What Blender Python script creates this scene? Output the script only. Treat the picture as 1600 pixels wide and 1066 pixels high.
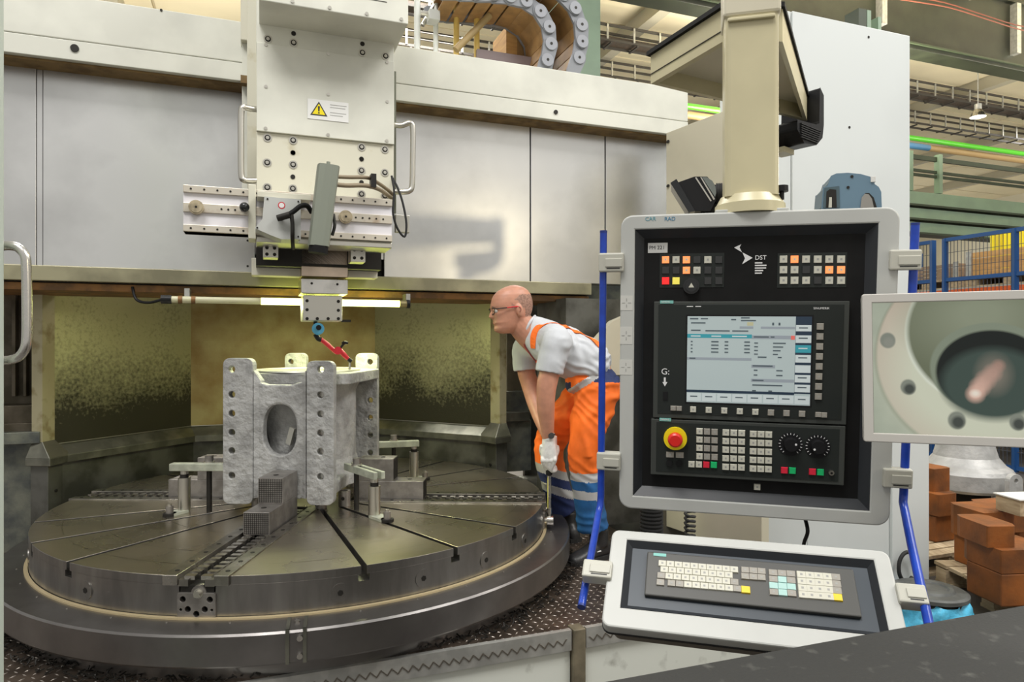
import bpy, bmesh, math, random
from mathutils import Vector as V, Matrix, noise
from mathutils.bvhtree import BVHTree
random.seed(7)
for o in list(bpy.data.objects): bpy.data.objects.remove(o)
SC = bpy.context.scene
COL = SC.collection
F = 1600*24/36.0
CAMZ = 1.14
TH = math.radians(20.5); CT, ST = math.cos(TH), math.sin(TH)
MF = Matrix.Rotation(TH, 4, 'Z')          # the machine stands turned by 20.5 degrees
FLOOR = -0.5                              # hall floor, the machine platform is z = 0

# ---------------------------------------------------------------- camera, world, lights
cd = bpy.data.cameras.new('camera'); cam = bpy.data.objects.new('camera', cd); COL.objects.link(cam)
cd.lens = 24; cd.sensor_width = 36; cd.clip_start = .05; cd.clip_end = 200
cam.location = (0, 0, CAMZ); cam.rotation_euler = (math.pi/2, 0, 0)
SC.camera = cam
vs = SC.view_settings
vs.view_transform = 'Standard'; vs.look = 'None'; vs.gamma = 1; vs.use_curve_mapping = False
vs.exposure = 0.24
w = bpy.data.worlds.new('world'); SC.world = w; w.use_nodes = True
bg = w.node_tree.nodes['Background']; bg.inputs[0].default_value = (1, .98, .93, 1); bg.inputs[1].default_value = .50
def area(name, loc, size, power, col=(1, 1, 1), rot=(0, 0, 0), sy=None):
    l = bpy.data.lights.new(name, 'AREA'); l.energy = power; l.color = col
    l.shape = 'RECTANGLE'; l.size = size; l.size_y = sy or size
    o = bpy.data.objects.new(name, l); COL.objects.link(o); o.location = loc; o.rotation_euler = rot
    return o
area('overhead_area_light', (-1.5, -1.0, 7.6), 3.0, 420, (1, .98, .95), (0, 0, TH), 3.0)  # unseen area lights hung below the ceiling, acting as skylight panels
area('overhead_area_light', (5.0, 1.0, 7.6), 3.0, 420, (1, .98, .95), (0, 0, TH), 3.0)
area('overhead_area_light', (-3.5, 7.5, 7.6), 3.0, 500, (1, .97, .92), (0, 0, TH), 3.0)
area('overhead_area_light', (8.2, 5.2, 7.6), 3.0, 300, (1, .96, .9), (0, 0, TH), 4.0)
area('overhead_area_light', (-2.0, 13.0, 7.6), 3.0, 900, (1, .96, .9), (0, 0, TH), 4.0)
area('overhead_area_light', (19.0, 20.0, 7.6), 4.0, 1600, (1, .96, .9), (0, 0, TH), 4.0)
area('ceiling_fill', (6.0, 12.0, 4.6), 3.0, 900, (1, .93, .78), (math.pi, 0, TH), 3.0)  # added out-of-view fill to brighten the ceiling, not hall fixtures
area('ceiling_fill', (14.5, 12.0, 4.6), 3.0, 1100, (1, .93, .78), (math.pi, 0, TH), 3.0)
area('ceiling_fill', (-6, 12.0, 4.6), 3.0, 220, (1, .93, .78), (math.pi, 0, TH), 3.0)
l = bpy.data.lights.new('hall_floodlight', 'POINT'); l.energy = 38; l.color = (1, .86, .58); l.shadow_soft_size = .07
o = bpy.data.objects.new('hall_floodlight', l); COL.objects.link(o); o.location = (3.24, -.23, 2.4)

# ---------------------------------------------------------------- materials
MATS = {}
def mat(name, col, r=.5, m=0., var=.0, sc=4., col2=None, bump=0., bsc=60., rv=0., stretch=None, emit=0., lo=.4, hi=.6, zr=None, sparkle=None):
    """procedural material: base colour mixed with col2 by noise, optional bump. zr=(z0,z1): dirt grows below z1 (world height, splash line)"""
    if name in MATS: return MATS[name]
    M = bpy.data.materials.new(name); M.use_nodes = True; nt = M.node_tree; N = nt.nodes; L = nt.links
    P = N['Principled BSDF']; P.inputs['Roughness'].default_value = r; P.inputs['Metallic'].default_value = m
    P.inputs['Base Color'].default_value = (*col, 1)
    if emit:
        P.inputs['Emission Color'].default_value = (*col, 1); P.inputs['Emission Strength'].default_value = emit
    if var or col2 or bump or rv:
        tc = N.new('ShaderNodeNewGeometry'); src = tc.outputs['Position']
        if stretch:
            mp = N.new('ShaderNodeMapping'); mp.inputs['Scale'].default_value = stretch; L.new(src, mp.inputs[0]); src = mp.outputs[0]
        n = N.new('ShaderNodeTexNoise'); n.inputs['Scale'].default_value = sc; n.inputs['Detail'].default_value = 6; n.inputs['Roughness'].default_value = .50
        L.new(src, n.inputs['Vector'])
        fac = n.outputs['Fac']
        rp = N.new('ShaderNodeMapRange'); rp.inputs[1].default_value = lo; rp.inputs[2].default_value = hi; L.new(fac, rp.inputs[0]); f2 = rp.outputs[0]
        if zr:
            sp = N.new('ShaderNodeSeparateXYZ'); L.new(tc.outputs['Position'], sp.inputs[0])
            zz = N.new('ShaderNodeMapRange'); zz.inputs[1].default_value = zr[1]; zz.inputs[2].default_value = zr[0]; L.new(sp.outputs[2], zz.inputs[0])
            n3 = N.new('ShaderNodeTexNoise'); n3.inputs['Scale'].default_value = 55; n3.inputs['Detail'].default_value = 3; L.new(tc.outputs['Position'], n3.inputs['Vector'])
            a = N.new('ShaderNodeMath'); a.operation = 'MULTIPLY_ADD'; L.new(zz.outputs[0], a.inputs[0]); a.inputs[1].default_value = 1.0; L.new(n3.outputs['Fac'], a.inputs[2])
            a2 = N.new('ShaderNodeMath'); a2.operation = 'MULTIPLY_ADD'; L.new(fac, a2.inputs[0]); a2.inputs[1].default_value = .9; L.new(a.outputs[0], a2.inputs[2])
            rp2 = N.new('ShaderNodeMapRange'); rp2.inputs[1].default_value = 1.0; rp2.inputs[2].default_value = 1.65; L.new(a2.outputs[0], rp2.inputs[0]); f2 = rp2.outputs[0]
        c2 = col2 if col2 else tuple(max(0, c*(1-var)) for c in col)
        c1 = col if col2 else tuple(min(1, c*(1+var*.5)) for c in col)
        mx = N.new('ShaderNodeMix'); mx.data_type = 'RGBA'; mx.inputs[6].default_value = (*c1, 1); mx.inputs[7].default_value = (*c2, 1)
        L.new(f2, mx.inputs[0]); L.new(mx.outputs[2], P.inputs['Base Color'])
        if rv:
            rr = N.new('ShaderNodeMapRange'); rr.inputs[1].default_value = .2; rr.inputs[2].default_value = .8; rr.inputs[3].default_value = max(.03, r-rv); rr.inputs[4].default_value = min(1, r+rv)
            L.new(fac, rr.inputs[0]); L.new(rr.outputs[0], P.inputs['Roughness'])
        if bump:
            n2 = N.new('ShaderNodeTexNoise'); n2.inputs['Scale'].default_value = bsc; n2.inputs['Detail'].default_value = 4; L.new(src, n2.inputs['Vector'])
            b = N.new('ShaderNodeBump'); b.inputs['Strength'].default_value = 1.0; b.inputs['Distance'].default_value = bump; L.new(n2.outputs['Fac'], b.inputs['Height']); L.new(b.outputs[0], P.inputs['Normal'])
    MATS[name] = M; return M
cream = mat('cream_paint', (.69, .69, .61), .38, var=.10, sc=3)
creamy = mat('cream_paint_dirty', (.63, .61, .50), .4, col2=(.42, .36, .2), sc=9, lo=.62, hi=.85)
white = mat('white_paint', (.64, .66, .62), .35, var=.05, sc=2)
offwhite = mat('offwhite_casing', (.50, .51, .485), .42, var=.05, sc=5)
dcream = mat('beige_enamel', (.55, .50, .32), .33, var=.08, sc=4)
beige2 = mat('beige_enamel_pale', (.60, .56, .43), .42, var=.07, sc=2)
sheet = mat('stainless_sheet', (.72, .72, .71), .31, 1., var=.16, sc=1.8, rv=.05)
steel = mat('machined_steel', (.44, .42, .38), .30, 1., var=.35, sc=9, rv=.10, bump=.0002, bsc=180)
steel_lt = mat('bright_steel', (.66, .64, .60), .25, 1., var=.12, sc=12, rv=.08)
satin = mat('satin_tube_steel', (.62, .60, .54), .33, 1.)
table_m = mat('turntable_steel', (.50, .46, .38), .29, .95, col2=(.33, .29, .22), sc=3, rv=.10, lo=.2, hi=.85, bump=.0003, bsc=90)
table_side = mat('turntable_side_steel', (.34, .33, .31), .34, .95, col2=(.20, .19, .18), sc=5, rv=.08, stretch=(3, 3, .6), lo=.3, hi=.7)
ringm = mat('base_ring_steel', (.28, .27, .26), .36, .95, col2=(.17, .16, .155), sc=4, rv=.08, lo=.3, hi=.7)
brass = mat('brass_seal', (.80, .66, .40), .35, .6)
darks = mat('dark_oxide_steel', (.035, .033, .03), .5, .6)
jawm = mat('jaw_steel', (.33, .31, .29), .42, .85, var=.2, sc=20)
clampm = mat('clamp_painted_grey_green', (.40, .42, .34), .45, .2, var=.2, sc=20)
cast = mat('primed_casting_grey', (.36, .36, .35), .55, 0, var=.22, sc=11, bump=.012, bsc=28)
castm = mat('machined_casting_edge', (.55, .54, .48), .35, .5, var=.1, sc=10)
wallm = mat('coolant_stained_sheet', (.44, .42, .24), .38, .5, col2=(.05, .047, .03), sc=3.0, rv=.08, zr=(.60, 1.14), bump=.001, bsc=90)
walld = mat('rusty_stained_sheet', (.38, .31, .14), .5, .3, col2=(.24, .155, .05), sc=5, bump=.001, bsc=60, lo=.35, hi=.65)
wallk = mat('dark_skirt_sheet', (.14, .14, .125), .42, .5, col2=(.06, .06, .05), sc=5, bump=.0005)
ledgem = mat('ledge_steel', (.22, .22, .18), .35, .8, var=.3, sc=8)
rust = mat('rusty_rail', (.30, .15, .05), .6, .3, col2=(.16, .09, .04), sc=12, bump=.002, bsc=50)
olive = mat('olive_lip', (.30, .28, .18), .45, .4, var=.25, sc=5)
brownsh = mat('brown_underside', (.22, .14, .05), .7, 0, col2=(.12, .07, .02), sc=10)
black = mat('black_plastic', (.011, .011, .012), .42)
blackm = mat('black_matte', (.006, .006, .006), .7, var=.2, sc=20)
blackg = mat('black_gloss', (.015, .016, .017), .2)
rubber = mat('rubber', (.025, .025, .025), .65)
opm = mat('operator_unit_anthracite', (.022, .026, .024), .40)
opm2 = mat('operator_unit_edge', (.055, .06, .055), .38)
frame_g = mat('inner_bevel_anthracite', (.028, .031, .035), .35)
keyw = mat('key_ivory', (.60, .59, .50), .5)
keyg = mat('key_grey', (.33, .31, .27), .5)
keyd = mat('key_black', (.035, .036, .036), .5)
keyy = mat('key_yellow', (.85, .62, .03), .45)
keyt = mat('key_turquoise', (.40, .62, .58), .5)
keyr = mat('key_red', (.70, .02, .05), .45)
keygn = mat('key_green', (.01, .48, .15), .45)
litor = mat('lamp_key_orange', (1, .30, .10), .5, emit=.6)
litrd = mat('lamp_key_red', (1, .02, .02), .5, emit=.7)
litye = mat('lamp_key_yellow', (.75, .65, .1), .5, emit=.4)
teal = mat('teal_badge', (.20, .50, .45), .5)
yel = mat('signal_yellow', (.90, .74, .01), .4)
red = mat('signal_red', (.72, .02, .015), .35)
bluep = mat('blue_rod_paint', (.012, .055, .42), .28, var=.15, sc=30)
clipm = mat('clip_beige', (.50, .495, .43), .45)
printw = mat('white_print', (.8, .8, .8), .5)
printk = mat('dark_print', (.03, .03, .03), .5)
greyprint = mat('grey_print', (.35, .35, .33), .6)
labelm = mat('paper_label', (.62, .62, .6), .6)
toolbl = mat('tool_blue_grey', (.12, .20, .27), .4)
lampgr = mat('lamp_body_grey_green', (.25, .27, .22), .4, .3)
copperish = mat('warm_ground_steel', (.62, .50, .40), .32, 1., var=.15, sc=8)
chequer_b = mat('chequer_plate_dark', (.17, .13, .10), .35, .8, var=.4, sc=8)
chequer_t = mat('chequer_tear_worn', (.42, .38, .34), .3, .9)
dfloor = mat('hall_floor_dark', (.06, .055, .05), .5, 0, col2=(.10, .09, .08), sc=3, rv=.15)
gmet = mat('green_girder_dark', (.018, .022, .012), .5, 0, var=.35, sc=2)
ggrn = mat('green_girder_pale', (.24, .34, .24), .45, 0, var=.08, sc=2)
gdark = mat('green_dark_rail', (.035, .05, .025), .5)
ceilm = mat('ceiling_cream', (.80, .72, .52), .8, var=.06, sc=.6)
ceilj = mat('ceiling_joint', (.55, .48, .33), .8)
blackst = mat('cable_tray_dark', (.04, .035, .03), .6)
galv = mat('galvanised', (.5, .5, .47), .45, .7, var=.15, sc=15)
pipeg = mat('green_pipe', (.10, .55, .03), .35)
pipeb = mat('brown_pipe', (.45, .30, .14), .5)
wood = mat('pallet_wood', (.50, .40, .26), .75, 0, col2=(.30, .22, .13), sc=6, stretch=(6, 1, 6), lo=.3, hi=.7)
woodo = mat('crate_wood', (.62, .36, .12), .7, 0, col2=(.45, .24, .08), sc=5, stretch=(1, 1, 8), lo=.3, hi=.7)
ocast = mat('orange_primed_casting', (.24, .070, .007), .6, 0, col2=(.10, .032, .005), sc=6, bump=.002, bsc=40, lo=.35, hi=.7)
gcast = mat('grey_turbine_casting', (.42, .42, .41), .5, .3, var=.15, sc=8, bump=.003, bsc=30)
meshbl = mat('fence_blue', (.008, .06, .20), .4)
orng = mat('rack_orange', (.72, .12, .02), .45)
bluebag = mat('blue_plastic_bag', (.10, .50, .75), .25, var=.3, sc=14, bump=.01, bsc=18)
skin = mat('skin', (.55, .265, .175), .45, 0, var=.08, sc=25)
skin.node_tree.nodes['Principled BSDF'].inputs['Subsurface Weight'].default_value = .08
skin.node_tree.nodes['Principled BSDF'].inputs['Subsurface Radius'].default_value = (.02, .008, .004)
hairm = mat('cropped_hair', (.26, .15, .11), .8, 0, col2=(.40, .23, .17), sc=120)
shirtm = mat('grey_shirt_cotton', (.56, .58, .61), .85, 0, var=.05, sc=8, bump=.0006, bsc=300)
orangem = mat('hi_vis_orange', (.95, .17, .012), .7, 0, var=.12, sc=9)
bluec = mat('workwear_blue', (.012, .10, .28), .75, 0, var=.2, sc=14)
navy = mat('workwear_navy', (.012, .025, .10), .75)
silver = mat('reflective_tape', (.50, .50, .50), .4, .2)
glovem = mat('white_glove', (.68, .68, .66), .75, 0, var=.1, sc=40, bump=.001, bsc=150)
redpl = mat('red_plastic', (.60, .015, .03), .35)
bluecl = mat('light_blue_clamp', (.12, .48, .72), .4)
wpaint = mat('drive_cabinet_white', (.60, .63, .62), .38, var=.04, sc=1.2)
lowpan = mat('platform_panel_white', (.66, .68, .62), .45, 0, col2=(.30, .30, .26), sc=9, lo=.6, hi=.78)
deskm = mat('dark_desk_top', (.03, .03, .028), .62, 0, col2=(.09, .09, .08), sc=35, lo=.6, hi=.8, bump=.0005, bsc=200)
brownpl = mat('chain_crossbar_brown', (.30, .17, .06), .6, 0, var=.2, sc=10)
chaing = mat('chain_link_grey', (.20, .21, .23), .5)
glasst = mat('diffuser_acrylic', (.62, .60, .40), .3)
tubelit = mat('lit_fluorescent_tube', (.90, 1, .22), .4, emit=7.)
lampon = mat('hall_lamp_lit', (1, .97, .85), .4, emit=5)
pinkp = mat('pink_lug', (.55, .38, .36), .6)
for m_ in (black, blackm, opm, opm2, frame_g, rubber, darks, deskm): m_.node_tree.nodes['Principled BSDF'].inputs['Specular IOR Level'].default_value = .25
# ---------------------------------------------------------------- mesh builder
class MB:
    def __init__(s, m, fr=None): s.m = m; s.fr = fr; s.v = []; s.f = []; s.sm = []; s.mi = []; s.ms = [m]
    def use(s, m):
        if m not in s.ms: s.ms.append(m)
        s.m = m; return s
    def add(s, vs_, fs, smooth=False, fr='d'):
        fr = s.fr if fr == 'd' else fr
        b = len(s.v)
        s.v += [(fr @ V(p)) if fr else V(p) for p in vs_]
        k = s.ms.index(s.m)
        for i, f in enumerate(fs):
            s.f.append([b+j for j in f]); s.sm.append(smooth); s.mi.append(k)
        return s
    def box(s, x0, x1, y0, y1, z0, z1, fr='d'):
        vv = [(x, y, z) for z in (z0, z1) for y in (y0, y1) for x in (x0, x1)]
        return s.add(vv, [(0, 2, 3, 1), (4, 5, 7, 6), (0, 1, 5, 4), (2, 6, 7, 3), (0, 4, 6, 2), (1, 3, 7, 5)], fr=fr)
    def hexa(s, a, b):   # two quads (lists of 4 points) joined
        return s.add(list(a)+list(b), [(3, 2, 1, 0), (4, 5, 6, 7), (0, 1, 5, 4), (1, 2, 6, 5), (2, 3, 7, 6), (3, 0, 4, 7)])
    def beam(s, p, q, w_, h, up=(0, 0, 1)):
        p, q = V(p), V(q); d = (q-p).normalized(); up = V(up)
        if abs(d.dot(up)) > .98: up = V((0, 1, 0)) if abs(d.y) < .9 else V((1, 0, 0))
        a = d.cross(up).normalized()*(w_/2); b = a.cross(d).normalized()*(h/2)
        return s.hexa([p-a-b, p+a-b, p+a+b, p-a+b], [q-a-b, q+a-b, q+a+b, q-a+b])
    def cyl(s, p, q, r, n=16, r2=None, caps=True):
        p, q = V(p), V(q); d = (q-p)
        if d.length < 1e-9: return s
        d.normalize(); a = d.orthogonal().normalized(); b = d.cross(a)
        r2 = r if r2 is None else r2
        A = [p+(a*math.cos(t)+b*math.sin(t))*r for t in [2*math.pi*i/n for i in range(n)]]
        B = [q+(a*math.cos(t)+b*math.sin(t))*r2 for t in [2*math.pi*i/n for i in range(n)]]
        s.add(A+B, [(i, (i+1) % n, n+(i+1) % n, n+i) for i in range(n)], True)
        if caps:
            if r > 0: s.add(A, [tuple(range(n-1, -1, -1))])
            if r2 > 0: s.add(B, [tuple(range(n))])
        return s
    def tube(s, pts, r, n=10, smooth_pts=0, radii=None):
        pts = [V(p) for p in pts]
        if smooth_pts: pts, radii = crom(pts, smooth_pts, radii)
        rings = []; a = None
        for i, p in enumerate(pts):
            d = (pts[min(i+1, len(pts)-1)]-pts[max(i-1, 0)]).normalized()
            a = d.orthogonal().normalized() if a is None else (a-d*a.dot(d)).normalized()
            b = d.cross(a); rr = radii[i] if radii else r
            rings.append([p+(a*math.cos(t)+b*math.sin(t))*rr for t in [2*math.pi*j/n for j in range(n)]])
        vv = [p for R in rings for p in R]
        s.add(vv, [(k*n+i, k*n+(i+1) % n, (k+1)*n+(i+1) % n, (k+1)*n+i) for k in range(len(rings)-1) for i in range(n)], True)
        s.add(rings[0], [tuple(range(n-1, -1, -1))]); s.add(rings[-1], [tuple(range(n))]); return s
    def rings(s, rs, smooth=True, close=True, caps=True):   # list of rings of equal length
        n = len(rs[0])
        vv = [p for R in rs for p in R]; m_ = n if close else n-1
        s.add(vv, [(k*n+i, k*n+(i+1) % n, (k+1)*n+(i+1) % n, (k+1)*n+i) for k in range(len(rs)-1) for i in range(m_)], smooth)
        if caps: s.add(rs[0], [tuple(range(n-1, -1, -1))]); s.add(rs[-1], [tuple(range(n))])
        return s
    def lathe(s, c, prof, n=48, smooth=False):   # prof: list of (r, z) around the vertical axis through c
        for (r0, z0), (r1, z1) in zip(prof, prof[1:]):
            A = [(c[0]+r0*math.cos(t), c[1]+r0*math.sin(t), c[2]+z0) for t in [2*math.pi*i/n for i in range(n)]]
            B = [(c[0]+r1*math.cos(t), c[1]+r1*math.sin(t), c[2]+z1) for t in [2*math.pi*i/n for i in range(n)]]
            s.add(A+B, [(i, (i+1) % n, n+(i+1) % n, n+i) for i in range(n)], True)
        return s
    def prism(s, pts, fr, d, smooth=False):      # 2-D outline in frame fr (local x,y), extruded by local z d
        n = len(pts); A = [fr @ V((x, y, 0)) for x, y in pts]; B = [fr @ V((x, y, d)) for x, y in pts]
        sg = sum(pts[i][0]*pts[(i+1) % n][1]-pts[(i+1) % n][0]*pts[i][1] for i in range(n))*d
        if sg < 0: A.reverse(); B.reverse()
        s.add(A+B, [(i, (i+1) % n, n+(i+1) % n, n+i) for i in range(n)], smooth, None)
        s.add(A, [tuple(range(n-1, -1, -1))], False, None); s.add(B, [tuple(range(n))], False, None); return s
    def sphere(s, c, r, n=16, sc=(1, 1, 1)):
        c = V(c); rs = []
        for k in range(1, n//2):
            ph = math.pi*k/(n//2)
            rs.append([c+V((math.sin(ph)*math.cos(t)*sc[0], math.sin(ph)*math.sin(t)*sc[1], -math.cos(ph)*sc[2]))*r for t in [2*math.pi*i/n for i in range(n)]])
        b = len(s.v); vv = [p for R in rs for p in R]+[c-V((0, 0, r*sc[2])), c+V((0, 0, r*sc[2]))]; m_ = len(rs)
        fs = [(k*n+i, k*n+(i+1) % n, (k+1)*n+(i+1) % n, (k+1)*n+i) for k in range(m_-1) for i in range(n)]
        fs += [(m_*n, (i+1) % n, i) for i in range(n)]+[(m_*n+1, (m_-1)*n+i, (m_-1)*n+(i+1) % n) for i in range(n)]
        return s.add(vv, fs, True)
    def mesh(s, name, shift):
        me = bpy.data.meshes.new(name); me.from_pydata([tuple(p-shift) for p in s.v], [], s.f)
        for m_ in s.ms: me.materials.append(m_)
        me.polygons.foreach_set('use_smooth', s.sm); me.polygons.foreach_set('material_index', s.mi); me.update()
        return me
    def build(s, name, parent=None, label=None, bevel=0, kind=None):
        lo = V([min(p[i] for p in s.v) for i in range(3)]); hi = V([max(p[i] for p in s.v) for i in range(3)])
        c = (lo+hi)/2
        if parent is None: c.z = lo.z
        return link(name, s.mesh(name, c), c, parent, label, bevel, kind)
WL = {}
def link(name, me, c, parent=None, label=None, bevel=0, kind=None, rot=None):
    o = bpy.data.objects.new(name, me); COL.objects.link(o); WL[o] = V(c)
    o.parent = parent; o.location = V(c)-(WL[parent] if parent else V((0, 0, 0)))
    if rot is not None: o.rotation_euler = rot.to_euler()
    if label: o['label'] = label
    if kind: o['kind'] = kind
    if bevel:
        b = o.modifiers.new('bevel', 'BEVEL'); b.width = bevel; b.segments = 2; b.limit_method = 'ANGLE'; b.angle_limit = .6; b.harden_normals = False
    return o
def thing(name, label, cat, group=None):
    o = bpy.data.objects.new(name, None); COL.objects.link(o); WL[o] = V((0, 0, 0)); o.empty_display_size = .05
    o['label'] = label; o['category'] = cat
    if group: o['group'] = group
    return o
def tag(o, label, cat, group=None, kind=None):
    o['label'] = label; o['category'] = cat
    if group: o['group'] = group
    if kind: o['kind'] = kind
    return o
def struct(o): o['kind'] = 'structure'; return o
def piece(name, proto_me, M, parent, label=None):
    """another object sharing proto_me, placed with matrix M (rotation + translation)"""
    return link(name, proto_me, M.translation, parent, label, rot=M.to_3x3())
def crom(pts, k, radii=None):
    out = []; rr = []
    for i in range(len(pts)-1):
        p0, p1, p2, p3 = pts[max(i-1, 0)], pts[i], pts[i+1], pts[min(i+2, len(pts)-1)]
        for j in range(k):
            t = j/k
            out.append(.5*((2*p1)+(p2-p0)*t+(2*p0-5*p1+4*p2-p3)*t*t+(3*p1-p0-3*p2+p3)*t**3))
            if radii: rr.append(radii[i]*(1-t)+radii[i+1]*t)
    out.append(pts[-1])
    if radii: rr.append(radii[-1])
    return out, (rr if radii else None)
def frame(o, ex, ey):      # local x, y, z = ex, ey, ex x ey
    ex = V(ex).normalized(); ey = V(ey); ey = (ey-ex*ex.dot(ey)).normalized(); ez = ex.cross(ey)
    M = Matrix.Identity(4)
    for i, a in enumerate((ex, ey, ez)):
        for j in range(3): M[j][i] = a[j]
    M.translation = V(o); return M
def ray(px, py): return V(((px-800)/F, 1, (533-py)/F))
CP = V((0, 0, CAMZ))
def at(px, py, Y): return CP+ray(px, py)*Y
def onp(px, py, M, h=0):   # pixel ray -> local x,y on the plane z=h of frame M
    n = M.to_3x3() @ V((0, 0, 1)); r = ray(px, py); t = (M @ V((0, 0, h))-CP).dot(n)/r.dot(n)
    q = M.inverted() @ (CP+r*t); return q.x, q.y
def sz(px, py, c):         # machine coordinates (s, z) on the plane c
    r = ray(px, py); t = c/(CT-ST*r.x); return t*(r.x*CT+ST), CAMZ+r.z*t
def onz(px, py, z):        # point on the horizontal plane z
    r = ray(px, py); t = (z-CAMZ)/r.z; return CP+r*t
def mpt(s_, c, z): return MF @ V((s_, c, z))
def arc(cx, cy, r, a0, a1, n): return [(cx+r*math.cos(a0+(a1-a0)*i/n), cy+r*math.sin(a0+(a1-a0)*i/n)) for i in range(n+1)]
def rrect(x0, y0, x1, y1, r, n=5):
    h = math.pi/2
    return arc(x1-r, y1-r, r, 0, h, n)+arc(x0+r, y1-r, r, h, 2*h, n)+arc(x0+r, y0+r, r, 2*h, 3*h, n)+arc(x1-r, y0+r, r, 3*h, 4*h, n)
def circ(cx, cy, r, n=20, r2=None): return [(cx+r*math.cos(2*math.pi*i/n), cy+(r2 or r)*math.sin(2*math.pi*i/n)) for i in range(n)]
def plate(outs, th, bev=0.):
    """mesh of a flat plate with holes: outs = outlines (outer first, holes after), filled even-odd, thickness th centred on local z=0"""
    cu = bpy.data.curves.new('tmp', 'CURVE'); cu.dimensions = '2D'; cu.fill_mode = 'BOTH'; cu.extrude = th/2-bev; cu.bevel_depth = bev; cu.bevel_resolution = 1
    if bev: cu.offset = -bev
    for pts in outs:
        sp = cu.splines.new('POLY'); sp.points.add(len(pts)-1); sp.use_cyclic_u = True
        for i, p in enumerate(pts): sp.points[i].co = (p[0], p[1], 0, 1)
    ob = bpy.data.objects.new('tmp', cu); me = bpy.data.meshes.new_from_object(ob)
    vs_ = [tuple(v.co) for v in me.vertices]; fs = [tuple(p.vertices) for p in me.polygons]
    bpy.data.objects.remove(ob); bpy.data.curves.remove(cu); bpy.data.meshes.remove(me)
    return vs_, fs
def text(s, size, fr, m, name, parent, label=None, ax='LEFT', th=.0003):
    cu = bpy.data.curves.new('tmp', 'FONT'); cu.body = s; cu.size = size; cu.extrude = th; cu.align_x = ax; cu.align_y = 'CENTER'
    ob = bpy.data.objects.new('tmp', cu); me = bpy.data.meshes.new_from_object(ob)
    b = MB(m); b.add([fr @ v.co for v in me.vertices], [tuple(p.vertices) for p in me.polygons])
    bpy.data.objects.remove(ob); bpy.data.curves.remove(cu); bpy.data.meshes.remove(me)
    return b.build(name, parent, label)
def bake(mb, voxel=.006, smooth=4, disp=None, name='m'):
    """fuse the shells in mb into one continuous surface"""
    me = mb.mesh('tmp', V((0, 0, 0))); ob = bpy.data.objects.new('tmp', me); COL.objects.link(ob)
    r = ob.modifiers.new('r', 'REMESH'); r.mode = 'VOXEL'; r.voxel_size = voxel; r.use_smooth_shade = True
    if smooth: sm = ob.modifiers.new('s', 'SMOOTH'); sm.iterations = smooth; sm.factor = .5
    dg = bpy.context.evaluated_depsgraph_get(); dg.update(); out = bpy.data.meshes.new_from_object(ob.evaluated_get(dg))
    bpy.data.objects.remove(ob); bpy.data.meshes.remove(me)
    out.name = name; out.materials.clear()
    if disp:
        nn = [v.normal.copy() for v in out.vertices]
        for v, n_ in zip(out.vertices, nn): v.co += n_*disp(v.co)
    for p in out.polygons: p.use_smooth = True
    return out
def put(me, name, parent, mats, pick=None, label=None):
    c = sum((v.co for v in me.vertices), V())/len(me.vertices)
    for m_ in mats: me.materials.append(m_)
    if pick:
        for p in me.polygons: p.material_index = pick(p.center, p.normal)
    me.transform(Matrix.Translation(-c)); return link(name, me, c, parent, label)
# ================================================================ the hall (setting)
CZ = 8.1
struct(MB(dfloor, MF).box(-14, 30, -6, 27.2, FLOOR-.1, FLOOR).build('floor'))
ce = struct(MB(ceilj, MF).box(-14, 34, 7, 27.2, CZ+.06, CZ+.2).build('ceiling'))
pm = MB(ceilm).box(-1.97, 1.97, -.72, .72, -.03, .03).mesh('ceiling_panel', V())
for i in range(12):
    for j in range(13):
        p_ = mpt(-12+i*4, 8+j*1.5, CZ+.03); M = Matrix.Translation(p_) @ Matrix.Rotation(TH, 4, 'Z'); piece('panel', pm, M, ce)
n_ = 0
for i in range(8):      # main roof girders crossing the hall
    n_ += 1; struct(MB(mat('roof_beam_grey', (.45, .42, .33), .6), MF).box(-8+i*5.2, -7.75+i*5.2, 7, 27, CZ-.3, CZ).build('trim_%d' % n_))
wb = struct(MB(mat('hall_wall_cream', (.78, .74, .62), .7), MF).box(-14, 34, 27, 27.3, FLOOR, CZ+.2).build('wall_back'))
struct(MB(MATS['hall_wall_cream'], MF).box(33.8, 34, -6, 27, FLOOR, CZ+.2).build('wall_right'))
for i in range(10):     # window bands high up in the far wall
    x0 = 4+i*2.7
    wi = struct(MB(mat('window_daylight', (.95, .93, .85), .4, emit=2.2), MF).box(x0, x0+2.3, 26.93, 26.99, 3.0, 6.4).build('window_%d' % (i+1)))
    for k in range(4): MB(galv, MF).box(x0, x0+2.3, 26.88, 26.93, 3.75+k*.7, 3.80+k*.7).build('glazing_bar', wi)
    for k in range(4): MB(galv, MF).box(x0+.75*k-.02, x0+.75*k+.03, 26.86, 26.92, 3.0, 6.4).build('glazing_bar', wi)
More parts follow.
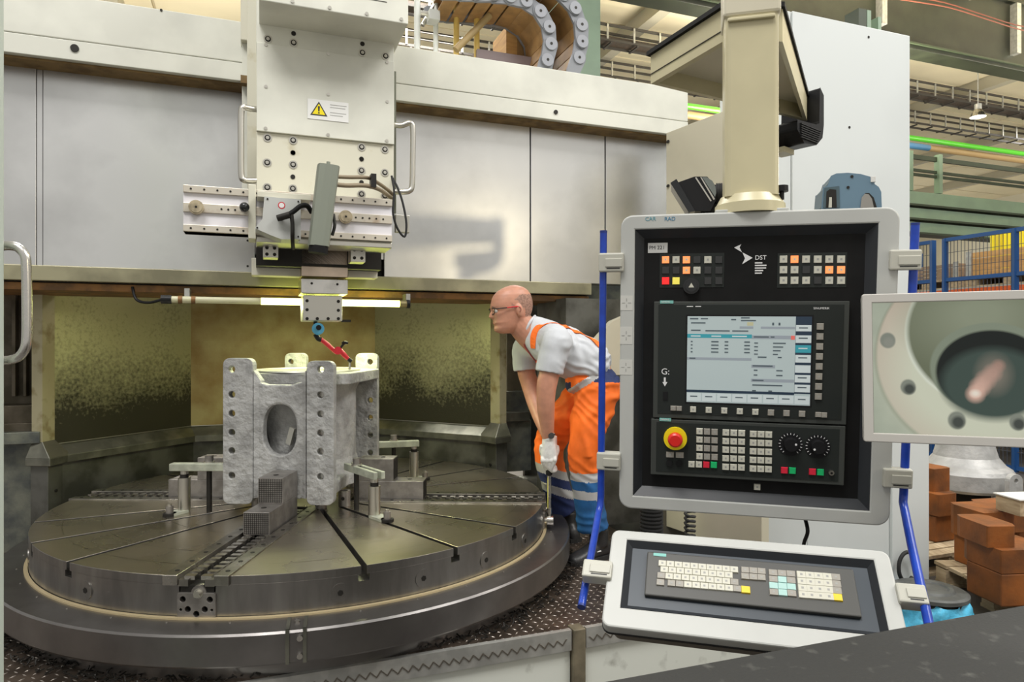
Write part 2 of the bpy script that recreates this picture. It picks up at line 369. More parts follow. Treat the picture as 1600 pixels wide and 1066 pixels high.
# ---- hall steelwork and services (they run parallel to the machine)
def ubar(name, c, px, py0, py1, s0, s1, m, dep, label, cat, group=None, build=True):
    za = sz(px, py0, c)[1]; zb = sz(px, py1, c)[1]
    b = MB(m, MF).box(s0, s1, c, c+dep, min(za, zb), max(za, zb))
    return b, min(za, zb), max(za, zb)
t = thing('crane_girder', 'dark green overhead crane girder crossing the top right of the hall', 'girder')
b, z0, z1 = ubar('', 9.3, 1420, 66, 75, 3.0, 22, gmet, .38, '', ''); b.build('bottom_flange', t, bevel=.01)
MB(gmet, MF).box(3.0, 22, 9.36, 9.62, z1, z1+1.25).build('web', t)
MB(gmet, MF).box(3.0, 22, 9.3, 9.68, z1+1.25, z1+1.32).build('top_flange', t)
MB(gdark, MF).box(3.0, 22, 9.25, 9.29, z1-.03, z1+.0).build('edge_strip', t)
for i in range(3): MB(galv, MF).box(7+i*3.6, 7.12+i*3.6, 9.22, 9.4, z1+.2, z1+1.2).build('web_stiffener', t)
t = thing('crane_rail_cable', 'rusty red cable loops strung above the dark crane girder', 'cable')
for k in range(2):
    MB(mat('cable_dark_red', (.16, .04, .02), .6)).tube([mpt(8+i*1.0, 9.0+.1*k, z1+.62+.14*k-.10*math.sin(i*math.pi/4)**2) for i in range(12)], .012, 6, 3).build('cable', t)
def ladder(c, px, pyT, pyB, s0, s1, label, step, full=True):
    t = thing('cable_ladder', label, 'cable ladder', None)
    zt = sz(px, pyT, c)[1]; zb = sz(px, pyB, c)[1]
    for z_ in (zt, zb):
        for cc in (c, c+.34): MB(blackst, MF).box(s0, s1, cc, cc+.03, z_-.025, z_+.025).build('side_rail', t)
    if full: MB(mat('cable_bundle', (.05, .035, .025), .6, var=.3, sc=20), MF).box(s0, s1, c+.05, c+.30, zb+.0, zb+.09).build('cable_bundle', t)
    r_ = MB(galv).box(-.018, .018, -.012, .012, -.5*(zt-zb), .5*(zt-zb)).mesh('hanger', V())
    q_ = MB(blackst).box(-.02, .02, 0, .34, -.015, .015).mesh('rung', V())
    k = s0+.2
    while k < s1:
        p_ = mpt(k, c-.02, (zt+zb)/2); M = Matrix.Translation(p_) @ Matrix.Rotation(TH, 4, 'Z'); piece('hanger', r_, M, t)
        p_ = mpt(k+.1, c, zb-.05); M = Matrix.Translation(p_) @ Matrix.Rotation(TH, 4, 'Z'); piece('rung', q_, M, t); k += step
    return t
ladder(12, 1420, 124, 143, 1.5, 21, 'dark cable ladder full of cables, the upper one below the crane girder', .6)
ladder(14, 1420, 172, 190, 1.5, 24, 'dark cable ladder, the lower one just above the green pipe', .6, False)
def upipe(name, c, px, py0, py1, s0, s1, m, label, group=None):
    za = sz(px, py0, c)[1]; zb = sz(px, py1, c)[1]; z_ = (za+zb)/2; r = (za-zb)/2
    tag(MB(m).cyl(mpt(s0, c, z_), mpt(s1, c, z_), r, 14).build(name), label, 'pipe', group)
upipe('service_pipe', 11, 1420, 211, 219, 2.5, 24, pipeg, 'bright green service pipe crossing the hall behind the machine')
upipe('service_pipe', 11.4, 1420, 222, 232, 2.5, 24, pipeb, 'brown service pipe just below the bright green pipe')
t = thing('steel_gallery', 'pale green steel gallery beams with dark handrails right of the white cabinet', 'gallery')
for (a_, b_) in ((298, 318), (324, 340), (346, 362)):
    b, z0, z1 = ubar('', 10.2, 1420, a_, b_, 4.0, 22, ggrn, .35, '', ''); b.build('beam', t)
    MB(gdark, MF).box(4.0, 22, 10.15, 10.5, z0-.04, z0).build('beam_flange', t)
for (a_, b_) in ((240, 247), (262, 266), (269, 273)):
    b, z0, z1 = ubar('', 10.3, 1420, a_, b_, 4.0, 22, gdark, .05, '', ''); b.build('handrail', t)
zt_ = sz(1420, 236, 10.3)[1]; zb_ = sz(1420, 298, 10.3)[1]
for px in (1421, 1467, 1640):
    s_, _ = sz(px, 260, 10.3); MB(ggrn, MF).box(s_-.05, s_+.05, 10.25, 10.37, zb_, zt_).build('handrail_post', t)
s_, _ = sz(1430, 260, 10.2); MB(mat('duct_blue', (.05, .16, .3), .5)).cyl(mpt(s_-.6, 10.1, zt_+.04), mpt(s_+.25, 10.1, zt_+.04), .06).build('blue_duct', t)
t = thing('hall_column', 'pale green hall column behind the energy chains', 'column')
MB(ggrn, MF).box(*sorted((sz(838, 60, 8)[0], sz(938, 60, 8)[0])), 8, 8.5, FLOOR, CZ).build('shaft', t)
MB(ggrn, MF).box(sz(828, 60, 8)[0], sz(948, 60, 8)[0], 7.9, 8.6, FLOOR, FLOOR+.05).build('base_plate', t)
def hlamp(px, py, Y, label):
    p = at(px, py, Y); t = thing('bell_lamp', label, 'lamp'); k = Y/1067
    MB(galv).tube([p+V((0, 0, 0)), V((p.x, p.y, CZ))], .012, 6).build('suspension', t)
    MB(galv).cyl(p-V((0, 0, 8*k)), p, 5*k, 14).build('gear_box', t)
    b = MB(steel_lt); b.lathe((p.x, p.y, p.z), [(5*k, -8*k), (9*k, -14*k), (11*k, -20*k)], 20); b.build('reflector', t)
    b = MB(lampon); b.cyl(p-V((0, 0, 20*k)), p-V((0, 0, 19*k)), 10.5*k, 20); b.build('bulb_glass', t)
hlamp(1528, 163, 15, 'lit bell lamp hanging above the gallery at upper right')
hlamp(785, 66, 17, 'lit bell lamp hanging behind the yellow guard posts')
# ---- the columns / braces behind the crossrail
t = thing('upper_column_bracket', 'pale green stanchion rising behind the top of the white cabinet', 'bracket')
s_, z_ = sz(1352, 60, 6); MB(gdark, MF).box(s_-.1, s_+.02, 6, 6.2, 2.6, 5.0).build('stanchion', t)
MB(ggrn, MF).box(s_+.03, s_+.09, 6, 6.2, 2.6, 5.0).build('stanchion_face', t)
MB(gdark, MF).beam(mpt(s_+.03, 6.1, 3.70), mpt(s_+.28, 6.1, 3.86), .04, .05).build('brace', t)
MB(ggrn, MF).box(s_+.20, s_+.25, 6, 6.1, 2.6, sz(1390, 30, 6)[1]).build('short_post', t)
# ================================================================ platform
PC = 2.44
s_left = -2.6; s_right = 2.03
t = thing('machine_platform', 'dark chequer-plate machine platform with white front panels below the turntable', 'platform')
MB(chequer_b, MF).box(s_left, s_right, PC, 5.6, -.02, 0).build('chequer_plate', t)
b = MB(chequer_t, MF); pit = .034
def tears(b, s0, s1, c0, c1, skip=None):
    i = 0; s_ = s0
    while s_ < s1:
        c_ = c0+pit/2; j = 0
        while c_ < c1:
            if not (skip and skip(s_, c_)):
                a_ = math.radians(45 if (i+j) % 2 else -45); dx, dy = math.cos(a_)*.0125, math.sin(a_)*.0125; wx, wy = -math.sin(a_)*.0028, math.cos(a_)*.0028
                b.add([(s_-dx, c_-dy, 0), (s_+wx, c_+wy, 0), (s_+dx, c_+dy, 0), (s_-wx, c_-wy, 0), (s_, c_, .0022)], [(1, 0, 4), (2, 1, 4), (3, 2, 4), (0, 3, 4)])
            c_ += pit; j += 1
        s_ += pit; i += 1
CX, CY, RT = -1.056, 3.60, 1.22
cs, cc_ = CX*CT+CY*ST, -CX*ST+CY*CT
inring = lambda s_, c_: math.hypot(s_-cs, c_-cc_) < 1.30
tears(b, -2.0, .0, PC, 3.5, inring); tears(b, .0, 1.96, PC, 4.0, inring)
b.build('chequer_tears', t, kind='stuff')
s_c = sz(893, 985, PC)[0]; s_d = sz(912, 985, PC)[0]
fp = [(s_left, s_c-.005), (s_d+.005, s_right)]
for (a_, b_) in fp:
    MB(lowpan, MF).box(a_, b_, PC+.004, PC+.02, FLOOR+.02, -.075).build('front_panel', t)
    MB(galv, MF).box(a_, b_, PC-.012, PC+.01, -.075, .004).build('edge_trim', t)
    q = MB(mat('trim_tear', (.22, .2, .17), .4, .8), MF); s_ = a_+.02; i = 0
    while s_ < b_-.02:
        sg = 1 if i % 2 else -1
        q.hexa([(s_-.010, PC-.012, -.037-.010*sg-.004), (s_-.004, PC-.012, -.037-.010*sg-.004), (s_+.013, PC-.012, -.037+.010*sg), (s_+.007, PC-.012, -.037+.010*sg)],
               [(s_-.010, PC-.0145, -.037-.010*sg-.004), (s_-.004, PC-.0145, -.037-.010*sg-.004), (s_+.013, PC-.0145, -.037+.010*sg), (s_+.007, PC-.0145, -.037+.010*sg)]); s_ += .019; i += 1
    q.build('trim_tears', t, kind='stuff')
MB(mat('corner_post_brown', (.22, .19, .13), .5, .4, var=.3, sc=10), MF).box(s_c, s_d, PC-.02, PC+.04, FLOOR, .006).build('joint_post', t, bevel=.004)
for px in (618, 420): 
    s_, z_ = sz(px, 1048, PC); MB(satin, MF).cyl((s_, PC-.006, -.14), (s_, PC+.006, -.14), .009, 10).build('screw', t)
# dark joint / cable debris ring
b = MB(mat('swarf_black', (.03, .028, .025), .45, .5))
for i in range(900):
    a_ = random.uniform(-math.pi, .35); r = 1.31+random.uniform(-.02, .07)+.02*random.random()
    x, y = CX+r*math.cos(a_), CY+r*math.sin(a_)
    if -x*ST+y*CT < PC+.02: continue
    d = V((random.uniform(-1, 1), random.uniform(-1, 1), random.uniform(0, .5)))*.012; p = V((x, y, .006+random.random()*.012)); b.beam(p-d, p+d, .004, .004)
tag(b.build('metal_chips'), 'dark curly swarf strewn on the platform around the base ring', 'swarf', kind='stuff')
# ================================================================ base ring + turntable
t = thing('base_ring', 'wide dark steel base ring around the turntable', 'base ring')
b = MB(ringm); C0 = (CX, CY, 0)
b.lathe(C0, [(1.30, 0), (1.30, .055), (1.352, .060), (1.355, .066), (1.355, .163), (1.349, .170), (1.232, .172)], 160); b.build('ring_body', t)
MB(brass).lathe(C0, [(1.237, .171), (1.237, .178), (1.222, .178)], 160).build('brass_seal', t)
me = MB(steel_lt).cyl((0, 0, 0), (0, 0, .003), .004, 8).mesh('screw', V())
for i in range(36):
    a_ = math.radians(i*10+4); piece('screw', me, Matrix.Translation((CX+1.26*math.cos(a_), CY+1.26*math.sin(a_), .171)), t)
a_ = math.atan2(onz(462, 990, .17).y-CY, onz(462, 990, .17).x-CX)
def radial(a): return Matrix.Translation((CX, CY, 0)) @ Matrix.Rotation(a, 4, 'Z')   # local x = outward
R_ = radial(a_)
b = MB(ledgem, R_)
for y in (-.028, .028): b.box(1.25, 1.358, y-.006, y+.006, .165, .176); b.box(1.352, 1.362, y-.006, y+.006, .062, .176)
b.build('joint_strap', t)
for z_ in (.085, .145): MB(steel_lt, R_).cyl((1.35, .012, z_), (1.364, .012, z_), .010, 10).build('joint_bolt', t)
MB(steel_lt, R_).cyl((1.29, .0, .17), (1.29, .0, .178), .010, 10).build('joint_bolt', t)

tt = thing('turntable', 'round machined steel turntable with radial T-slots carrying the casting', 'turntable')
BETA = -2.0
slots = sorted([(BETA+q*90+o_) % 360 for q in range(4) for o_ in (27, 45, 63)]); jaws = sorted([(BETA+q*90) % 360 for q in range(4)])
def notched(R, cuts):   # cuts: list of (angle deg, half width, inner radius)
    cuts = sorted(cuts); pts = []
    for k, (a0, h0, ri) in enumerate(cuts):
        ar = math.radians(a0); ca, sa = math.cos(ar), math.sin(ar); ro = math.sqrt(R*R-h0*h0)
        for (x, y) in ((ro, -h0), (ri, -h0), (ri, h0), (ro, h0)): pts.append((x*ca-y*sa, x*sa+y*ca))
        a1, h1, _ = cuts[(k+1) % len(cuts)]; a1r = math.radians(a1)+(2*math.pi if k == len(cuts)-1 else 0)
        s0 = ar+math.asin(h0/R); s1 = a1r-math.asin(h1/R); nn = max(2, int((s1-s0)/.035))
        for i in range(1, nn): an = s0+(s1-s0)*i/nn; pts.append((R*math.cos(an), R*math.sin(an)))
    return pts
JW = .065
def layer(R, cuts, z0, z1, m, name, bev=0):
    v_, f_ = plate([notched(R, cuts)], z1-z0, bev)
    b = MB(m); b.add([V(p)+V((CX, CY, (z0+z1)/2)) for p in v_], f_); b.use(table_side); o_ = b.build(name, tt)
    for p in o_.data.polygons: p.material_index = 1 if abs(p.normal.z) < .5 and m is table_m else 0
    return o_
layer(RT, [(a, .0105, .30) for a in slots]+[(a, JW, .22) for a in jaws], .288, .32, table_m, 'top_plate', .0015)
layer(RT-.001, [(a, .021, .28) for a in slots]+[(a, JW, .22) for a in jaws], .264, .288, table_side, 'slot_layer')
layer(RT-.001, [(a, JW, .9) for a in jaws], .174, .264, table_side, 'table_body')
MB(table_side).cyl((CX, CY, .173), (CX, CY, .2645), RT-.06, 96).build('core', tt)
for i in range(24):   # side plugs
    a_ = BETA+i*15+8
    if min(abs((a_-j+180) % 360-180) for j in jaws) < 9 or min(abs((a_-j+180) % 360-180) for j in slots) < 2.2: continue
    if i % 2 and i not in (19, 21): continue
    R_ = radial(math.radians(a_)); MB(table_side, R_).cyl((RT-.01, 0, .232), (RT+.002, 0, .232), .034, 24).build('side_plug', tt)
    MB(darks, R_).cyl((RT-.01, 0, .232), (RT+.0035, 0, .232), .011, 6).build('plug_socket', tt)
# concentric grooves
b = MB(mat('turned_groove', (.30, .28, .22), .3, 1.))
for r in (.45, .70, .95, 1.1):
    n = 160
    for i in range(n):
        a0, a1 = 2*math.pi*i/n, 2*math.pi*(i+1)/n; am = math.degrees((a0+a1)/2)
        if min(abs((am-j+180) % 360-180) for j in slots)*math.pi/180*r < .03 or min(abs((am-j+180) % 360-180) for j in jaws)*math.pi/180*r < .15: continue
        for (rr, w_) in ((r, .0015),): b.add([(CX+q*math.cos(a), CY+q*math.sin(a), .3203) for a in (a0, a1) for q in (rr-w_, rr+w_)], [(0, 1, 3, 2)])
b.build('turned_grooves', tt, kind='stuff')
for ja in jaws:   # the jaw guideways: flush guide bars, toothed racks, screw and end plate
    R_ = radial(math.radians(ja)); front = abs((ja+93+180) % 360-180) < 5
    for sg in (-1, 1):
        MB(steel, R_).box(.25, RT+.004, *sorted((sg*.030, sg*(JW-.001))), .285, .309).build('rack_base', tt)
        MB(steel, R_).box(.25, RT+.012, *sorted((sg*(JW), sg*(JW+.052))), .290, .3255).build('guide_bar', tt, bevel=.0015)
        b = MB(steel_lt, R_); x = .27
        while x < RT-.01: b.box(x, x+.024, *sorted((sg*.011, sg*.048)), .304, .3185); x += .046
        b.build('rack_teeth', tt, kind='stuff')
        bm_ = MB(darks).cyl((0, 0, 0), (0, 0, .0012), .0085, 10).mesh('guide_bolt', V()); x = .34
        if ja > 1:
            while x < RT-.03:
                M = R_ @ Matrix.Translation((x, sg*(JW+.026), .3256)); piece('guide_bolt', bm_, M, tt); x += .105
    MB(darks, R_).box(.24, RT-.002, -.06, .06, .262, .286).build('guideway_bed', tt)
    MB(satin, R_).cyl((.3, .008, .262), (RT+.008, .008, .262), .017, 14).build('jaw_screw', tt)
    MB(jawm, R_).cyl((RT-.02, .008, .262), (RT+.004, .008, .262), .027, 20).build('screw_collar', tt)
    v_, f_ = plate([rrect(-.068, -.045, .068, .045, .008)]+[circ(x, y, r, 12) for x, y, r in ((-.048, .022, .011), (.048, .022, .011), (-.03, -.012, .011), (.03, -.012, .011), (0, -.028, .011), (-.055, -.014, .005), (.055, -.014, .005))]+[circ(.008, .045-.012, .0325, 20)][:0], .02, .001)
    Mx = R_ @ Matrix.Translation((RT-.004, 0, .218)) @ Matrix(((0, 0, 1, 0), (1, 0, 0, 0), (0, 1, 0, 0), (0, 0, 0, 1)))
    b = MB(jawm); b.add([Mx @ V(p) for p in v_], f_); b.build('end_plate', tt)
    MB(darks, R_).box(RT-.03, RT-.02, -.066, .066, .176, .262).build('end_recess', tt)
    MB(satin, R_).cyl((RT+.008, .008, .262), (RT+.022, .008, .262), .012, 6).build('screw_hexagon', tt)
# ---- stepped jaws
def jaw(ja, x0, label, dist=None):
    t = thing('chuck_jaw', label, 'jaw', None); R_ = radial(math.radians(ja))
    # x0 = outer radius face; steps rise inwards
    MB(jawm, R_).box(x0-.34, x0, -.056, .056, .318, .415).build('lower_step', t, bevel=.002)
    MB(jawm, R_).box(x0-.34, x0-.155, -.056, .056, .4151, .53).build('upper_step', t, bevel=.002)
    b = MB(darks, R_)
    for k in range(13):
        y = -.050+k*.1/12
        b.box(x0-.0005, x0+.0008, y-.0012, y+.0012, .322, .410); b.box(x0-.1555, x0-.1542, y-.0012, y+.0012, .42, .525)
    for k in range(11):
        z_ = .325+k*.0085; b.box(x0-.0005, x0+.0009, -.053, .053, z_-.001, z_+.001); z_ += .098; b.box(x0-.1555, x0-.1541, -.053, .053, z_-.001, z_+.001)
    b.build('gripping_serrations', t, kind='stuff')
    MB(darks, R_).cyl((x0-.08, 0, .415), (x0-.08, 0, .4165), .012, 12).build('bolt_hole', t)
    MB(darks, R_).cyl((x0-.22, 0, .53), (x0-.22, 0, .5315), .012, 12).build('bolt_hole', t)
jaw(jaws[2] if False else (BETA-90) % 360, .715, 'stepped chuck jaw with serrated face in front of the casting')
jaw(BETA % 360, .60, 'stepped chuck jaw on the toothed guideway right of the casting')
jaw((BETA+180) % 360, .74, 'stepped chuck jaw partly hidden behind the left clamp')
# ================================================================ workpiece
wt = thing('machine_casting', 'large primed grey casting with bolt holes standing on the turntable', 'casting')
WR = Matrix.Translation((-1.083, 3.615, 0)) @ Matrix.Rotation(math.radians(-3.6), 4, 'Z')
def wall_plate(outs, y, th, name, m=cast, bev=.006, label=None):   # plate in local xz at local y
    v_, f_ = plate(outs, th, bev); b = MB(m); b.add([WR @ V((p[0], y-p[2], p[1])) for p in v_], f_); return b.build(name, wt, label)
Z0, Z1 = .365, 1.058; W2 = .268
hz = [.47, .585, .675, .765, .86, 1.005]
hz = [.395, .52, .612, .70, .79, .915, ][:0] or [.405, .525, .615, .705, .795, 1.005]
hz = [Z1-.048, Z1-.168, Z1-.26, Z1-.352, Z1-.438, Z1-.555][::1]
hz = [1.005, .885, .795, .705, .618, .50]
def flange(x0, x1, hx, y, th, z0, z1, hs, name):
    outl = rrect(x0, z0, x1, z1, .03, 4)
    return wall_plate([outl]+[circ(hx, z_, .0165, 16) for z_ in hs], y, th, name, cast, .003)
YF = -.365
flange(-W2, -.122, -.225, YF, .045, Z0, Z1, hz, 'front_flange')
flange(.138, W2, .205, YF, .045, Z0, Z1-.012, hz, 'front_flange')
ov = [(.004+.082*math.copysign(abs(math.cos(a))**.85, math.cos(a)), .718+.122*math.copysign(abs(math.sin(a))**.85, math.sin(a))) for a in [2*math.pi*i/40 for i in range(40)]]
wall_plate([[(-.14, .42), (-.14, .955), (-.10, .945), (-.06, .932), (.06, .932), (.10, .945), (.14, .955), (.14, .42), (.10, .39), (-.10, .39)], ov], YF+.015, .05, 'front_web', cast, .008)
b = MB(cast); v_, f_ = plate([[(x*1.06, (z_-.718)*1.05+.718) for x, z_ in ov], ov], .012, .003); b.add([WR @ V((p[0], YF-.002-p[2], p[1])) for p in v_], f_); b.build('oval_rim', wt)
MB(castm, WR).beam((.02, YF+.06, .64), (.045, YF+.05, .72), .015, .03).build('inner_rib', wt, 'bright machined rib inside the oval opening')
for (x0, x1, hx) in ((-.25, -.125, -.215), (.165, .292, .25)):
    flange(x0, x1, hx, .335, .045, Z0, Z1+.012, [1.02, .80, .70, .60, .50], 'rear_flange')
wall_plate([rrect(-.14, .40, .14, .93, .02)], .335, .03, 'rear_web', cast)
# cylinder body and bore
b = MB(cast); n = 72
cb = (0, -.0)
def ringprof(prof): 
    for (r0, z0), (r1, z1) in zip(prof, prof[1:]):
        A = [WR @ V((r0*math.cos(t), r0*1.12*math.sin(t), z0)) for t in [2*math.pi*i/n for i in range(n)]]
        B = [WR @ V((r1*math.cos(t), r1*1.12*math.sin(t), z1)) for t in [2*math.pi*i/n for i in range(n)]]
        b.add(A+B, [(i, (i+1) % n, n+(i+1) % n, n+i) for i in range(n)], True)
ringprof([(.22, .40), (.285, .41), (.285, .455), (.265, .49), (.248, .54), (.248, .88), (.27, .93)]); b.build('barrel', wt)
b = MB(castm); ringprof([(.272, .985), (.268, .992), (.228, .992), (.226, .985), (.226, .93)]); b.build('bore_rim', wt, 'bright machined rim at the top of the bore')
b = MB(cast); ringprof([(.226, .93), (.218, .90), (.215, .50), (.18, .48), (.18, .42)]); b.build('bore_wall', wt)
for sg, xe in ((-1, -.122), (1, .138)):
    MB(cast, WR).hexa([(xe-.004*sg, YF-.022, Z0+.03), (xe, YF+.03, Z0+.03), (xe-sg*.035, YF+.03, Z0+.03), (xe-sg*.030, YF-.006, Z0+.03)], [(xe-.004*sg, YF-.022, 1.0), (xe, YF+.03, 1.0), (xe-sg*.035, YF+.03, .95), (xe-sg*.030, YF-.006, .95)]).build('fillet', wt)
    MB(cast, WR).box(*sorted((sg*.15, sg*.19)), YF+.02, -.20, Z0+.06, .95).build('side_rib', wt)
v_, f_ = plate([rrect(-.285, -.30, .31, .335, .06, 6), circ(0, 0, .226, 48, .253)], .055, .006); b = MB(cast, WR); b.add([V(p)+V((0, 0, .955)) for p in v_], f_); b.build('top_flange', wt)
MB(cast, WR).box(.17, .262, -.34, .31, .405, .47).build('foot_rail', wt, bevel=.012)
MB(cast, WR).box(-.262, -.17, -.34, .31, .405, .47).build('foot_rail', wt, bevel=.012)
for i, (x, y) in enumerate(((-.16, -.25), (.16, -.25), (.16, .25), (-.16, .25))):
    tg = tag(MB(jawm, WR).cyl((x, y, .3203), (x, y, .404 if i < 4 else .36), .028, 16).build('support_block'), ('round steel support under the front left foot of the casting', 'round steel support under the front right foot of the casting', 'round steel support under the rear right foot of the casting', 'round steel support under the rear left foot of the casting')[i], 'support')
# ================================================================ clamps
def clamp(riser, barA, barB, bolt, zb, label, nut=None, double=False, h=.035):
    """riser px base, bar from A to B (pixels on plane z=zb), bolt px; all placed on the table"""
    t = thing('step_clamp', label, 'clamp'); Z = .3203
    r0 = V(riser); MB(satin).cyl((r0.x, r0.y, Z), (r0.x, r0.y, zb-.035), .028, 20).build('riser', t)
    MB(darks).cyl((r0.x, r0.y, zb-.035), (r0.x, r0.y, zb-.018), .021, 6).build('riser_nut', t)
    MB(satin).cyl((r0.x, r0.y, zb-.02), (r0.x, r0.y, zb), .018, 14).build('riser_screw', t)
    A, B = V(barA), V(barB); d = (B-A).normalized(); nn = V((-d.y, d.x, 0))
    off = (-.019, .019) if double else (0,)
    for o_ in off:
        MB(clampm).beam(A+nn*o_+V((0, 0, h/2)), B+nn*o_+V((0, 0, h/2)), .020 if double else .045, h).build('clamp_bar', t, bevel=.003)
    p = V(bolt); MB(darks).cyl((p.x, p.y, Z), (p.x, p.y, zb+h+.03), .0125, 14).build('stud', t)
    MB(satin).cyl((p.x, p.y, zb+h), (p.x, p.y, zb+h+.006), .026, 18).build('washer', t)
    MB(jawm).cyl((p.x, p.y, zb+h+.006), (p.x, p.y, zb+h+.034), .021, 6).build('nut', t)
    if nut:
        q = V(nut); MB(darks).cyl((q.x, q.y, Z), (q.x, q.y, Z+.012), .030, 18).build('foot_washer', t); MB(jawm).cyl((q.x, q.y, Z+.012), (q.x, q.y, Z+.045), .018, 6).build('foot_nut', t)
        MB(satin).cyl((q.x, q.y, Z+.045), (q.x, q.y, Z+.055), .009, 12).build('foot_stud', t)
        MB(clampm).beam(V((r0.x, r0.y, Z+.006)), V((q.x, q.y, Z+.006)), .06, .012).build('foot_plate', t)
def tp(px, py, z_=.32): return onz(px, py, z_)
zb = .52
r0 = tp(288, 800); bl = tp(327, 799)
d = (V((bl.x, bl.y, 0))-V((r0.x, r0.y, 0))).normalized()
clamp((r0.x, r0.y, 0), (r0.x-.06*d.x, r0.y-.06*d.y, zb), (-1.31, 3.27, zb+.0), ((r0.x+(bl.x-r0.x)), bl.y, 0), zb, 'step clamp gripping the left front flange of the casting', (tp(265, 806).x, tp(265, 806).y, 0))
r0 = tp(585, 808); q = tp(598, 815)
clamp((r0.x, r0.y, 0), (r0.x+.03, r0.y-.03, .50), (r0.x-.17, r0.y+.22, .50), (tp(557, 796).x, tp(557, 796).y, 0), .50, 'double-bar step clamp at the front right foot of the casting', (q.x+.02, q.y, 0), True)
r0 = tp(647, 748); q = tp(664, 750)
clamp((r0.x, r0.y, 0), (r0.x+.03, r0.y-.01, .515), (r0.x-.29, r0.y-.09, .515), (r0.x-.115, r0.y-.035, 0), .515, 'step clamp behind the right-hand jaw, reaching the casting rear', (q.x, q.y, 0))
# loose round ring block near the front right foot
p = tp(538, 790); t = thing('hollow_steel_ring', 'small hollow steel jack ring by the right foot of the casting', 'ring')
MB(jawm).lathe((p.x, p.y, .3203), [(.030, 0), (.030, .075), (.018, .075), (.018, .0)], 20).build('sleeve', t)
MB(darks).cyl(V((p.x, p.y-.031, .36)), V((p.x, p.y-.02, .36)), .009, 12).build('cross_hole', t)
# ================================================================ enclosure walls round the table
t = thing('splash_guard', 'coolant-stained faceted sheet-metal guard behind the turntable', 'splash guard')
W_ = [V((-2.54, 3.70, 0)), V((-2.14, 4.55, 0)), V((-1.0, 4.98, 0)), V((-.09, 4.52, 0))]
ctr = V((CX, CY, 0))
def inw(a, b):
    d = (b-a).normalized(); n_ = V((-d.y, d.x, 0)); return n_ if n_.dot(ctr-a) > 0 else -n_
for i in range(3):
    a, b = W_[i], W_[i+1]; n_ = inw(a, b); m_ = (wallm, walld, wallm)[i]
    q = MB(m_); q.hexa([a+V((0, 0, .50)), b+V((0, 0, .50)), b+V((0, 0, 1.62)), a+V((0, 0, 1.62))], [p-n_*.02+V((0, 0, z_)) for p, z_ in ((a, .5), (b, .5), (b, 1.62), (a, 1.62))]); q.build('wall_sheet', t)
    q = MB(ledgem); q.hexa([a+V((0, 0, .572)), b+V((0, 0, .572)), b+n_*.075+V((0, 0, .515)), a+n_*.075+V((0, 0, .515))], [a+V((0, 0, .50)), b+V((0, 0, .50)), b+n_*.075+V((0, 0, .475)), a+n_*.075+V((0, 0, .475))]); q.build('ledge', t, bevel=.002)
    q = MB(satin); q.beam(a+n_*.006+V((0, 0, .574)), b+n_*.006+V((0, 0, .574)), .006, .005); q.build('ledge_edge', t)
    q = MB(wallk); q.hexa([p+n_*.045 for p in (a, b)]+[b+n_*.045+V((0, 0, .48)), a+n_*.045+V((0, 0, .48))], [p+n_*.02 for p in (a, b)]+[b+n_*.02+V((0, 0, .48)), a+n_*.02+V((0, 0, .48))]); q.build('skirt', t)
def cpost(p, k):
    p = V(p); n_ = (ctr-p).normalized(); n_.z = 0; s_ = V((-n_.y, n_.x, 0))
    MB(wallk).hexa([p+n_*.07-s_*.055, p+n_*.07+s_*.055, p-n_*.03+s_*.055, p-n_*.03-s_*.055], [q+V((0, 0, .475)) for q in (p+n_*.07-s_*.055, p+n_*.07+s_*.055, p-n_*.03+s_*.055, p-n_*.03-s_*.055)]).build('corner_post', t, bevel=.004)
    A = [p+n_*x+s_*y for x, y in ((.10, -.08), (.10, .08), (-.04, .08), (-.04, -.08))]; B = [p+n_*x+s_*y for x, y in ((.03, -.045), (.03, .045), (-.03, .045), (-.03, -.045))]
    MB(ledgem).hexa([q+V((0, 0, .475)) for q in A], [q+V((0, 0, .515)) for q in A]).hexa([q+V((0, 0, .515)) for q in A], [q+V((0, 0, .60)) for q in B]).build('post_cap', t, bevel=.003)
    MB(mat('guard_strip', (.48, .44, .28), .4, .4, col2=(.25, .19, .08), sc=12, lo=.5, hi=.7)).hexa([q+V((0, 0, .57)) for q in B], [q+V((0, 0, 1.6)) for q in B]).build('corner_strip', t)
    c = p+n_*.07+V((0, 0, .33)); MB(darks).cyl(c, c+n_*.006, .009, 10).build('corner_bolt', t)
cpost(W_[0], 0); cpost(W_[3], 1)
# ---- left and right of the guard
t = thing('machine_frame_panels', 'dark stained machine frame panels at the far left beside the guard', 'machine frame')
g1 = mat('stained_grey_green_sheet', (.20, .21, .17), .4, .4, col2=(.08, .09, .09), sc=10, bump=.001, lo=.35, hi=.65)
g2 = mat('oily_dark_sheet', (.13, .11, .08), .4, .5, col2=(.06, .05, .03), sc=6)
def mbox(m, px0, px1, py0, py1, c, dep, name, par, bev=.003):
    s0, za = sz(px0, py0, c); s1, zb = sz(px1, py1, c); s0 = sz(px0, (py0+py1)/2, c)[0]; s1 = sz(px1, (py0+py1)/2, c)[0]
    return MB(m, MF).box(min(s0, s1), max(s0, s1), c, c+dep, min(za, zb), max(za, zb)).build(name, par, bevel=bev)
mbox(g2, -120, 62, 448, 650, 4.5, .05, 'back_sheet', t)
for a_, b_ in ((18, 24), (36, 41), (50, 58)): mbox(g2, a_, b_, 452, 620, 4.44, .05, 'guide_rail', t)
mbox(g2, -120, 62, 638, 665, 4.38, .15, 'cross_box', t); mbox(g2, -120, 62, 667, 680, 4.36, .15, 'cross_box', t); mbox(g1, -120, 62, 682, 693, 4.3, .2, 'cross_box', t)
mbox(g1, -120, 60, 694, 880, 4.40, .05, 'lower_sheet', t)
